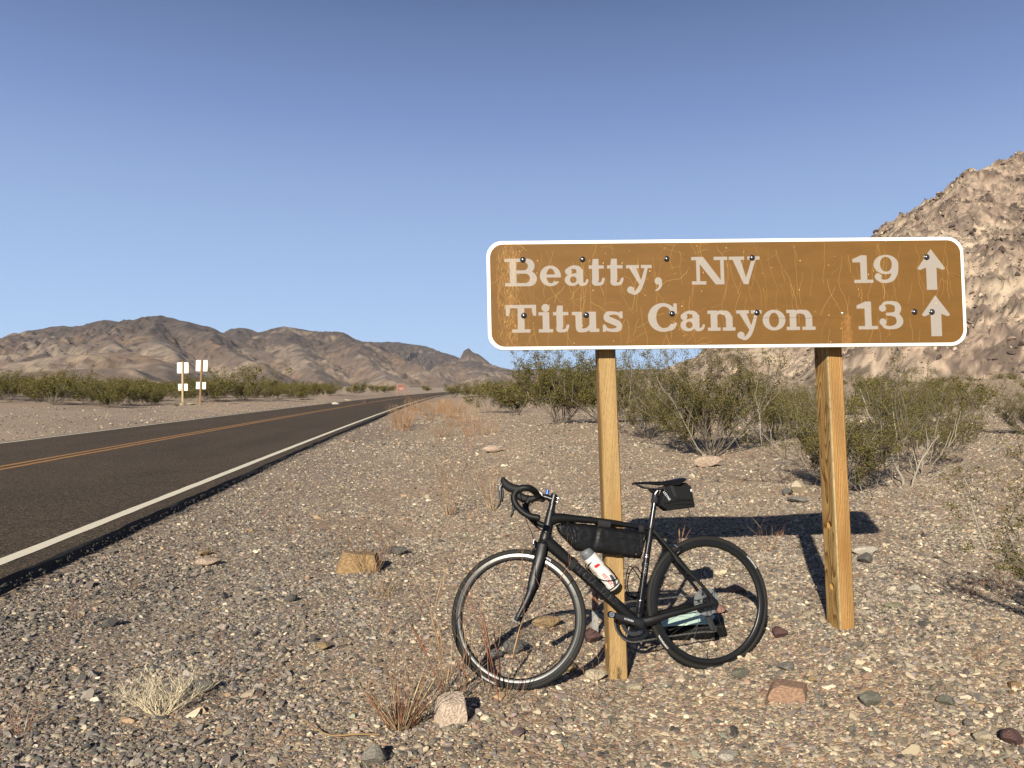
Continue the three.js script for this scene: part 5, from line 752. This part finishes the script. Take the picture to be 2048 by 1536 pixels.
// ---------- stones ----------
function stone(seed, o = {}) {                      // angular broken rock: a ball cut by random planes
  const r = rng(seed), g = mergeVertices(new THREE.IcosahedronGeometry(1, o.detail ?? 2).deleteAttribute('uv').deleteAttribute('normal')), p = g.attributes.position, v = V(), planes = [];
  for (let i = 0; i < (o.cuts ?? 9); i++) planes.push([V(r() - 0.5, r() - 0.5, r() - 0.5).normalize(), (o.deep ?? 0.55) + r() * 0.3]);
  for (let i = 0; i < p.count; i++) { v.fromBufferAttribute(p, i); for (const [n, h] of planes) { const q = v.dot(n); if (q > h) v.addScaledVector(n, h - q); } const k = 1 + (o.rough ?? 0.04) * noise3(v.x * 2.5 + seed, v.y * 2.5, v.z * 2.5); v.multiplyScalar(k); p.setXYZ(i, v.x, v.y, v.z); }
  return toCreasedNormals(g, 0.45);
}
{
  const r = rng(9001);
  // the bed of loose gravel, in three sizes
  const chip = stone(1, { detail: 1, cuts: 8, deep: 0.3 }), chipB = stone(7, { detail: 1, cuts: 9, deep: 0.3 });
  const tone = (c) => { const q = r(), p = q < 0.24 ? PEBBLE[0] : q < 0.40 ? PEBBLE[1] : q < 0.57 ? PEBBLE[2] : q < 0.68 ? PEBBLE[3] : q < 0.75 ? PEBBLE[4] : q < 0.80 ? PEBBLE[5] : q < 0.86 ? PEBBLE[6] : q < 0.89 ? PEBBLE[7] : q < 0.92 ? PEBBLE[8] : q < 0.97 ? PEBBLE[9] : PEBBLE[10], k = 0.34 + 1.2 * r() + (r() < 0.05 ? 0.4 : 0); return c.setRGB(p[0] * k * 0.675, p[1] * k * 0.665, p[2] * k * 0.585); };
  const gravel = (name, label, geo, list) => {
    const m = new THREE.InstancedMesh(geo, std({ roughness: 0.9, flatShading: true }), list.length), o = new THREE.Object3D(), c = new THREE.Color(); m.name = numbered(name);
    list.forEach(([x, d, s], i) => { o.position.set(x, land(x, d) + s * 0.12, -d); o.rotation.set((r() - 0.5) * 1.1, r() * 6.283, (r() - 0.5) * 1.1); o.scale.set(s * (1.0 + r() * 0.8), s * (0.45 + r() * 0.55), s * (0.75 + r() * 0.6)); o.updateMatrix(); m.setMatrixAt(i, o.matrix); tone(c); if (r() < 0.6 * smooth(0.4, -1.4, roadSide(x, d)) * smooth(12, 5, d)) { const v = (c.r + c.g + c.b) / 3; c.lerp(new THREE.Color().setRGB(v, v * 0.95, v * 0.9), 0.5).multiplyScalar(0.7); } m.setColorAt(i, c); });
    m.castShadow = m.receiveShadow = true; scene.add(m); tag(m, label, 'gravel', null, 'stuff');
  };
  const strew = (d0, d1, perM2, s0, s1, ok) => {
    const out = [], area = (a, b) => 0.78 * (b * b - a * a) + 2 * (b - a), total = Math.round(area(d0, d1) * perM2);
    while (out.length < total) { const d = Math.sqrt(lerp((d0 + 0.6) ** 2, (d1 + 0.6) ** 2, r())) - 0.6, x = (r() * 2 - 1) * (0.78 * d + 1), q = roadSide(x, d); if (q < -2.62 + 0.08 * r()) { out.push(null); continue; } const den = 0.62 + 0.5 * noise2(x * 1.1, d * 1.1) + (ok ? ok(x, d, q) : 0); if (r() > den) { out.push(null); continue; } const t = Math.pow(r(), 2.2); out.push([x, d, lerp(s0, s1, t)]); }
    return out.filter(Boolean);
  };
  gravel('fine_gravel', 'fine angular gravel covering the roadside in the foreground', chip, [...strew(2.2, 6.5, 6500, 0.005, 0.0095), ...strew(6.5, 11, 1500, 0.007, 0.012)]);
  gravel('coarse_gravel', 'coarse mixed gravel chips strewn over the roadside', chipB, [...strew(2.2, 8, 1900, 0.0085, 0.021), ...strew(8, 20, 420, 0.011, 0.024), ...strew(20, 44, 60, 0.018, 0.038)]);
  const clump = (x, d) => -0.35 + 1.0 * Math.max(0, noise2(x * 0.6 + 30, d * 0.6)) + (x > 1.2 ? 0.2 : 0);
  gravel('loose_stones', 'small loose stones scattered among the gravel', stone(12, { detail: 2, cuts: 9, deep: 0.32 }), [...strew(2.4, 10, 60, 0.018, 0.036, clump), ...strew(10, 40, 12, 0.02, 0.05, clump)]);
  { // crumbs of asphalt along the broken pavement edge
    const m = new THREE.InstancedMesh(chipB, std({ roughness: 0.95, flatShading: true }), 2600), o = new THREE.Object3D(), c = new THREE.Color(); m.name = 'asphalt_crumbs';
    for (let i = 0; i < 2600; i++) { const a = 3.5 + 32 * Math.pow(r(), 1.6), q = -2.74 + 0.16 * Math.pow(r(), 1.5), b = q + roadBend(a), x = RC * b - RS * a, d = RC * a + RS * b, s = 0.007 + 0.014 * Math.pow(r(), 2); o.position.set(x, Math.max(land(x, d), EYE + roadRise(a) - 0.14 + 0.1 * smooth(-2.68, -2.78, q)), -d); o.rotation.set(r() * 3, r() * 6, r() * 3); o.scale.set(s, s * 0.7, s); o.updateMatrix(); m.setMatrixAt(i, o.matrix); const v = 0.012 + 0.022 * r(); m.setColorAt(i, c.setRGB(v, v * 0.92, v * 0.84)); }
    m.castShadow = m.receiveShadow = true; scene.add(m); tag(m, 'crumbs of black asphalt along the pavement edge', 'rubble', null, 'stuff');
  }
  { // gravel shoulder across the road
    const list = []; for (let i = 0; i < 5200; i++) { const a = 14 + 60 * r(), q = -10.1 - 9 * Math.pow(r(), 1.4), s = q + roadBend(a), x = RC * s - RS * a, d = RC * a + RS * s; list.push([x, d, 0.018 + 0.035 * Math.pow(r(), 3)]); }
    gravel('coarse_gravel', 'pale gravel on the shoulder across the road', chipB, list);
  }
  // rocks one can pick out
  const shapes = [31, 32, 33, 34, 35, 36].map((s) => stone(s, { detail: 3, cuts: 10, deep: 0.5, rough: 0.05 }));
  for (const s of [41, 42]) { const g = mergeVertices(new THREE.IcosahedronGeometry(1, 4).deleteAttribute('uv').deleteAttribute('normal')), p = g.attributes.position, v = V(), q = rng(s), P = [[1, 0.1, 0.1, 0.66], [-1, 0.15, 0, 0.7], [0.1, 1, 0.1, 0.6], [0, -1, 0, 0.6], [0.1, 0, 1, 0.66], [0, 0.1, -1, 0.66], [0.7, 0.6, 0.4, 0.82], [-0.6, 0.7, 0.3, 0.84]].map(([a, b, c, h]) => [V(a + 0.2 * (q() - 0.5), b + 0.2 * (q() - 0.5), c + 0.2 * (q() - 0.5)).normalize(), h]); for (let i = 0; i < p.count; i++) { v.fromBufferAttribute(p, i).multiplyScalar(1.35); for (const [n, h] of P) { const k = v.dot(n); if (k > h) v.addScaledVector(n, h - k); } v.multiplyScalar(1.3 + 0.05 * noise3(v.x * 3 + s, v.y * 3, v.z * 3)); p.setXYZ(i, v.x, v.y, v.z); } shapes.push(toCreasedNormals(g, 0.5)); }
  const veins = (seed) => dataTexture(128, 128, (x, y) => { const n = fbm(x * 0.05 + seed, y * 0.05, 4), m = noise2(x * 0.4, y * 0.4 + seed), v = 200 + 60 * n + 22 * m; return [v, v, v]; }, true);
  const vm = veins(3); const box = (g) => { const p = g.attributes.position, n = g.attributes.normal, uv = new Float32Array(p.count * 2); for (let i = 0; i < p.count; i++) { const ax = Math.abs(n.getX(i)), ay = Math.abs(n.getY(i)), az = Math.abs(n.getZ(i)); const [a, b] = ax > ay && ax > az ? [p.getY(i), p.getZ(i)] : ay > az ? [p.getX(i), p.getZ(i)] : [p.getX(i), p.getY(i)]; uv[i * 2] = a * 0.5; uv[i * 2 + 1] = b * 0.5; } g.setAttribute('uv', new THREE.BufferAttribute(uv, 2)); return g; };
  shapes.forEach(box);
  const rockMat = new Map(), matOf = (c) => { const k = c.join(); if (!rockMat.has(k)) rockMat.set(k, std({ color: col(c[0] * 0.85, c[1] * 0.83, c[2] * 0.74), map: vm, bumpMap: vm, bumpScale: 0.006, roughness: 0.88 })); return rockMat.get(k); };
  const rock = (shape, x, d, w, h, t, turn, c, label, group, sink = 0.45) => { const m = solid('rock', shapes[shape > 99 ? shape - 94 : shape % 6], matOf(c), label, 'rock', group); m.scale.set(w / 2, h / 2, t / 2); m.rotation.set(0, turn, 0); m.position.set(x, land(x, d) + h * sink * 0.8, -d); return m; };
  const tan = [0.38, 0.24, 0.12], pink = [0.58, 0.44, 0.36], red = [0.36, 0.22, 0.15], slate = [0.15, 0.14, 0.135], green = [0.21, 0.205, 0.165], cream = [0.62, 0.53, 0.4], mauve = [0.3, 0.21, 0.2], grey = [0.27, 0.25, 0.225], maroon = [0.13, 0.065, 0.06], white = [0.66, 0.6, 0.53], lime = [0.34, 0.33, 0.21], ochre = [0.44, 0.31, 0.17];
  for (const a of [
    [100, -1.22, 6.66, 0.33, 0.19, 0.2, 0.3, [0.46, 0.3, 0.15], 'blocky orange brown rock lying by itself left of the bicycle'], [101, -0.26, 3.66, 0.14, 0.13, 0.13, 0.35, [0.86, 0.69, 0.57], 'pale pink block of rock beside the rust grass clump'], [100, 1.25, 3.79, 0.17, 0.085, 0.12, -0.3, [0.42, 0.26, 0.18], 'smooth reddish rock in the gravel right of the rear wheel'],
    [3, 1.52, 3.58, 0.1, 0.085, 0.1, 0.8, green, 'grey green stone below the right sign post'], [4, -1.02, 7.38, 0.22, 0.09, 0.14, 0.2, slate, 'flat dark slate right behind the orange rock'], [5, -0.42, 17.8, 0.5, 0.2, 0.35, 0.4, pink, 'pale pink boulder out on the gravel left of the left post'],
    [0, 1.42, 4.42, 0.1, 0.07, 0.1, 1.2, maroon, 'dark maroon stone right of the rear tyre'], [1, 2.42, 5.0, 0.12, 0.06, 0.09, 0.3, white, 'whitish stone right of the right post'], [2, 2.1, 4.6, 0.11, 0.03, 0.05, 0.1, lime, 'flat yellow green sliver of stone right of the right post'], [3, 2.1, 4.28, 0.06, 0.035, 0.05, 1.9, slate, 'small blue grey stone right of the right post foot'],
    [4, -1.44, 3.93, 0.1, 0.07, 0.08, 0.4, grey, 'grey stone just behind the cream dead shrub'], [5, -1.5, 5.65, 0.1, 0.06, 0.09, 0.7, slate, 'slate grey stone on the gravel left of the red stalks'], [0, -1.04, 4.62, 0.11, 0.05, 0.09, 2.2, ochre, 'flat tan stone left of the rust grass clump'], [1, -0.53, 3.27, 0.12, 0.09, 0.1, 0.9, grey, 'dark grey stone at the bottom edge below the rust grass clump'],
    [2, 0.86, 3.36, 0.1, 0.04, 0.08, 0.9, white, 'pale flat stone at the bottom edge below the bicycle'], [3, 1.8, 3.22, 0.08, 0.05, 0.07, 0.3, cream, 'cream stone near the bottom right corner'], [4, 2.8, 6.6, 0.22, 0.08, 0.16, 0.3, white, 'broad whitish slab just right of the right post'], [5, 2.64, 6.25, 0.12, 0.1, 0.11, 1.1, slate, 'dark green grey stone in front of the whitish slab'],
    [0, 3.52, 10.15, 0.26, 0.18, 0.2, 0.4, cream, 'round cream stone at the edge of the bush left of the right post'], [1, 3.28, 9.95, 0.2, 0.12, 0.15, 1.4, slate, 'dark grey stone beside the round cream stone'], [2, 3.22, 9.4, 0.24, 0.1, 0.18, 2.4, grey, 'flat grey stone in front of the round cream stone'], [3, 3.72, 9.8, 0.16, 0.15, 0.14, 0.1, ochre, 'upright ochre stone right of the round cream stone'],
    [4, 3.15, 13.3, 0.5, 0.22, 0.3, 0.2, pink, 'pinkish rock in front of the bush between the sign posts'], [5, 0.68, 5.04, 0.15, 0.12, 0.1, 0.5, ochre, 'orange tan stone standing just right of the left post'], [0, 0.47, 4.86, 0.12, 0.1, 0.12, 1.6, maroon, 'dark purple stone at the foot of the cut-off stake'], [1, 0.28, 4.36, 0.15, 0.09, 0.12, 0.5, ochre, 'brown rock between the front wheel and the left post'],
    [2, 0.43, 4.27, 0.12, 0.07, 0.1, 0.1, cream, 'tan angular stone at the foot of the left post'], [3, 0.60, 4.12, 0.09, 0.05, 0.07, 0.4, cream, 'yellowish stone in front of the left post'], [4, 1.12, 4.1, 0.1, 0.05, 0.08, 0.4, green, 'grey green stone below the rear tyre'], [5, 1.32, 4.05, 0.1, 0.055, 0.08, 1.0, grey, 'grey stone below right of the rear tyre'],
    [0, 1.9, 3.18, 0.1, 0.07, 0.09, 0.2, maroon, 'dark stone cut by the right edge at the bottom'], [1, -0.1, 7.5, 0.1, 0.07, 0.08, 0.2, cream, 'yellowish stone behind the front brake cable'], [2, -2.4, 6.6, 0.2, 0.08, 0.12, 0.4, pink, 'pinkish stone on the gravel near the road edge'], [3, -2.55, 6.9, 0.16, 0.06, 0.1, 1.4, ochre, 'orange stone on the gravel near the road edge'],
    [4, -2.35, 4.9, 0.1, 0.06, 0.08, 0.6, slate, 'dark stone on the gravel at the left edge'], [5, 1.45, 5.4, 0.16, 0.07, 0.12, 0.2, mauve, 'mauve stone seen through the rear wheel'], [0, 1.24, 5.02, 0.12, 0.07, 0.1, 2.0, [0.44, 0.24, 0.2], 'pink red stone seen through the rear wheel spokes'], [1, 1.82, 3.52, 0.09, 0.05, 0.08, 0.3, green, 'olive grey stone right of the grey green stone'], [2, 0.02, 4.65, 0.14, 0.1, 0.12, 0.3, slate, 'dark grey rock seen through the front wheel'], [3, -0.1, 4.5, 0.12, 0.08, 0.1, 1.3, [0.25, 0.24, 0.23], 'grey rock low inside the front wheel'],
    [4, 0.22, 5.2, 0.2, 0.08, 0.14, 0.3, ochre, 'sandy brown flat rock seen through the right half of the front wheel'], [5, -13.2, 62, 0.6, 0.3, 0.4, 0.2, white, 'white boulder on the bank across the road'], [0, -15.4, 78, 0.9, 0.3, 0.5, 0.3, cream, 'long pale boulder in front of the bushes across the road'], [1, -11.7, 66, 0.8, 0.4, 0.6, 0.3, maroon, 'dark red boulder on the bank across the road'], [2, -22.5, 57, 1.4, 0.3, 0.5, 0.3, cream, 'pale log-like stone among the bushes left of the white sign backs'],
  ]) rock(...a);
  let k = 0; const tones = [tan, grey, slate, mauve, cream, ochre, green, [0.3, 0.26, 0.22]], word = ['tan', 'grey', 'slate dark', 'mauve', 'cream', 'ochre', 'green grey', 'drab'];
  while (k < 170) { const d = 2.9 + 9 * Math.pow(r(), 1.3), x = (r() * 1.3 - 0.65) * d, q = roadSide(x, d); if (q < -2.4) continue; if (noise2(x * 0.7 + 60, d * 0.5) < 0.05 * (x < 0 ? 3 : -4)) continue; const s = 0.026 + 0.045 * Math.pow(r(), 2.4), i = Math.floor(r() * 8); k++; rock(k, x, d, s * (0.8 + r() * 0.6), s * (0.4 + r() * 0.3), s * (0.6 + r() * 0.4), r() * 6, tones[i], `${word[i]} cobble loose in the gravel ${x / d < -0.02 ? 'left of' : x / d < 0.33 ? 'near' : 'right of'} the bicycle`, `${word[i]} cobbles ${x / d < -0.02 ? 'left of' : x / d < 0.33 ? 'near' : 'right of'} the bicycle`); }
}
{ // broken blocks lying over the rocky hillside
  const r = rng(777), geo = stone(55, { detail: 1, cuts: 9, deep: 0.3 }), N = 26000, m = new THREE.InstancedMesh(geo, std({ roughness: 0.95, flatShading: true }), N), o = new THREE.Object3D(), c = new THREE.Color(); let n = 0, t = 0; m.name = 'hillside_boulders';
  while (n < N && t++ < 260000) { const d = 75 + 150 * r(), x = 22 + 120 * r(); if (x / d > 0.75) continue; const y = hillHeight(x, d); if (y < land(x, d) + 0.3) continue; const dens = noise2(x * 0.08, d * 0.08) + 0.5 * noise2(x * 0.3, d * 0.3); if (r() > 0.6 + 0.7 * dens) continue; const cr = hillCrag(x, d, HILLBASE(x, d)); const s = (0.12 + 0.4 * Math.pow(r(), 5)) * (0.8 + 0.5 * cr); o.position.set(x, y - s * 0.05, -d); o.rotation.set(r() * 3, r() * 6, r() * 3); o.scale.set(s * (0.7 + r() * 0.7), s * (0.35 + r() * 0.4), s); o.updateMatrix(); m.setMatrixAt(n, o.matrix); const q = r(), k = 0.75 + r() * 0.5, b = q < 0.08 + 0.4 * cr ? [0.055, 0.037, 0.028] : q < 0.4 + 0.45 * cr ? [0.15, 0.11, 0.078] : [0.28, 0.215, 0.15]; m.setColorAt(n, c.setRGB(b[0] * k, b[1] * k, b[2] * k)); n++; }
  m.count = n; m.castShadow = m.receiveShadow = true; scene.add(m); tag(m, 'dark broken blocks strewn over the pale hillside', 'boulders', null, 'stuff');
}
// ---------- small things on the ground ----------
{
  // sawn-off channel post behind the bicycle
  const s = thing('steel_stake', 'cut-off rusty steel stake standing behind the bicycle, left of the left post', 'stake'), x = 0.5, d = 4.98; s.position.set(x, land(x, d), -d);
  const sh = new THREE.Shape(); [[-0.016, 0], [-0.016, 0.022], [-0.012, 0.022], [-0.012, 0.004], [0.012, 0.004], [0.012, 0.022], [0.016, 0.022], [0.016, 0]].forEach(([a, b], i) => (i ? sh.lineTo(a, b) : sh.moveTo(a, b)));
  const g = new THREE.ExtrudeGeometry(sh, { depth: 0.34, bevelEnabled: false }).rotateX(-Math.PI / 2).rotateY(0.4).translate(0, -0.04, 0);
  const tx = dataTexture(64, 256, (a, b) => { const n = fbm(a * 0.06, b * 0.02, 4), v = smooth(-0.1, 0.25, n + (b < 110 ? 0.2 : -0.25)); return [lerp(150, 112, v) + 14 * noise2(a, b), lerp(150, 62, v), lerp(146, 34, v)]; }, true); tx.repeat.set(20, 3);
  part('channel', g, std({ map: tx, roughness: 0.7, metalness: 0.2 }), s);
}
{
  // low black case with a pale mint lid lying behind the rear wheel
  const c = thing('case', 'flat black and pale mint pouch lying behind the rear wheel', 'pouch'), x = 1.02, d = 4.74; c.position.set(x, land(x, d) + 0.012, -d); c.rotation.set(0.2, -0.12, 0.05);
  const wedge = (w, h0, h1, dep, y0) => { const sh = new THREE.Shape(); sh.moveTo(-w / 2, 0); sh.lineTo(w / 2, 0); sh.lineTo(w / 2 - 0.02, h1); sh.lineTo(-w / 2 + 0.05, h0); const g = new THREE.ExtrudeGeometry(sh, { depth: dep, bevelEnabled: true, bevelSize: 0.008, bevelThickness: 0.01, bevelSegments: 3 }); return toCreasedNormals(g.translate(0, y0, -dep / 2), 0.7); };
  part('pouch_body', wedge(0.37, 0.05, 0.075, 0.15, 0.01), matte({ color: col(0.005, 0.005, 0.005), roughness: 0.55 }), c);
  const lid = new THREE.BufferGeometry(); { const P = [[-0.17, 0.079, 0.075], [0.09, 0.099, 0.082], [0.13, 0.106, 0.0], [0.0, 0.098, -0.085], [-0.18, 0.078, -0.085]]; const pos = [], idx = []; for (const dy of [0, 0.006]) P.forEach((p) => pos.push(p[0], p[1] + dy, p[2])); for (let i = 1; i < 4; i++) idx.push(5, 5 + i, 6 + i, 0, i + 1, i); for (let i = 0; i < 5; i++) { const j = (i + 1) % 5; idx.push(i, j, 5 + j, i, 5 + j, 5 + i); } lid.setAttribute('position', new THREE.Float32BufferAttribute(pos, 3)); lid.setIndex(idx); }
  part('lid', toCreasedNormals(lid.toNonIndexed(), 0.3), std({ color: col(0.4, 0.52, 0.43), roughness: 0.6 }), c);
}
// ---------- small road signs ----------
{
  const wood = [std({ color: col(0.4, 0.3, 0.17), roughness: 0.85 }), std({ color: col(0.22, 0.13, 0.065), roughness: 0.85 })], pale = std({ color: col(0.6, 0.58, 0.52), roughness: 0.55 });
  const plate = (w, h) => { const s = new THREE.Shape(), q = 0.045, x = -w / 2, y = -h / 2; s.moveTo(x + q, y); s.lineTo(x + w - q, y); s.absarc(x + w - q, y + q, q, -Math.PI / 2, 0); s.lineTo(x + w, y + h - q); s.absarc(x + w - q, y + h - q, q, 0, Math.PI / 2); s.lineTo(x + q, y + h); s.absarc(x + q, y + h - q, q, Math.PI / 2, Math.PI); s.lineTo(x, y + q); s.absarc(x + q, y + q, q, Math.PI, Math.PI * 1.5); return new THREE.ExtrudeGeometry(s, { depth: 0.004, bevelEnabled: false }); };
  const make = (x, d, lean, m, label) => {
    const g = thing('white_sign', label, 'sign', 'pair of white sign backs across the road'); g.position.set(x, land(x, d), -d); g.rotation.z = lean;
    part('post', new RoundedBoxGeometry(0.1, 3.1, 0.1, 1, 0.008).translate(0, 1.4, 0).rotateY(0.5), m, g);
    part('upper_plate', plate(0.76, 0.72).translate(0.0, 2.55, -0.078), pale, g); part('lower_plate', plate(0.64, 0.46).translate(0.0, 1.25, -0.078), pale, g);
  };
  make(-21.95, 55.2, 0.02, wood[0], 'white sign backs on a pale timber post, left of the pair'); make(-20.35, 54.0, -0.025, wood[1], 'white sign backs on a brown timber post, right of the pair');
  const b = thing('park_sign', 'small reddish brown board on two posts far up the road', 'sign'), x = -18.6, d = 139; b.position.set(x, land(x, d) - 0.05, -d); b.rotation.y = -0.12;
  const ru = std({ color: col(0.16, 0.055, 0.035), roughness: 0.8 }), po = std({ color: col(0.2, 0.11, 0.075), roughness: 0.85 });
  for (const s of [-0.66, 0.66]) part('post', new THREE.BoxGeometry(0.15, 2.05, 0.15).translate(s, 1.0, 0), po, b);
  part('board', new THREE.BoxGeometry(1.17, 0.62, 0.07).translate(0, 1.28, 0.02), ru, b); part('top_board', new THREE.BoxGeometry(1.3, 0.26, 0.1).translate(0, 1.85, 0.04), ru, b);
  for (let i = 0; i < 2; i++) part('text_line', new THREE.BoxGeometry(0.8 - 0.2 * i, 0.045, 0.012).translate(0.02, 1.36 - i * 0.2, 0.064), std({ color: col(0.5, 0.4, 0.33) }), b);
}
// thin desert haze
scene.fog = new THREE.FogExp2(0xc9d6e6, 0.00002);
renderer.render(scene, camera);
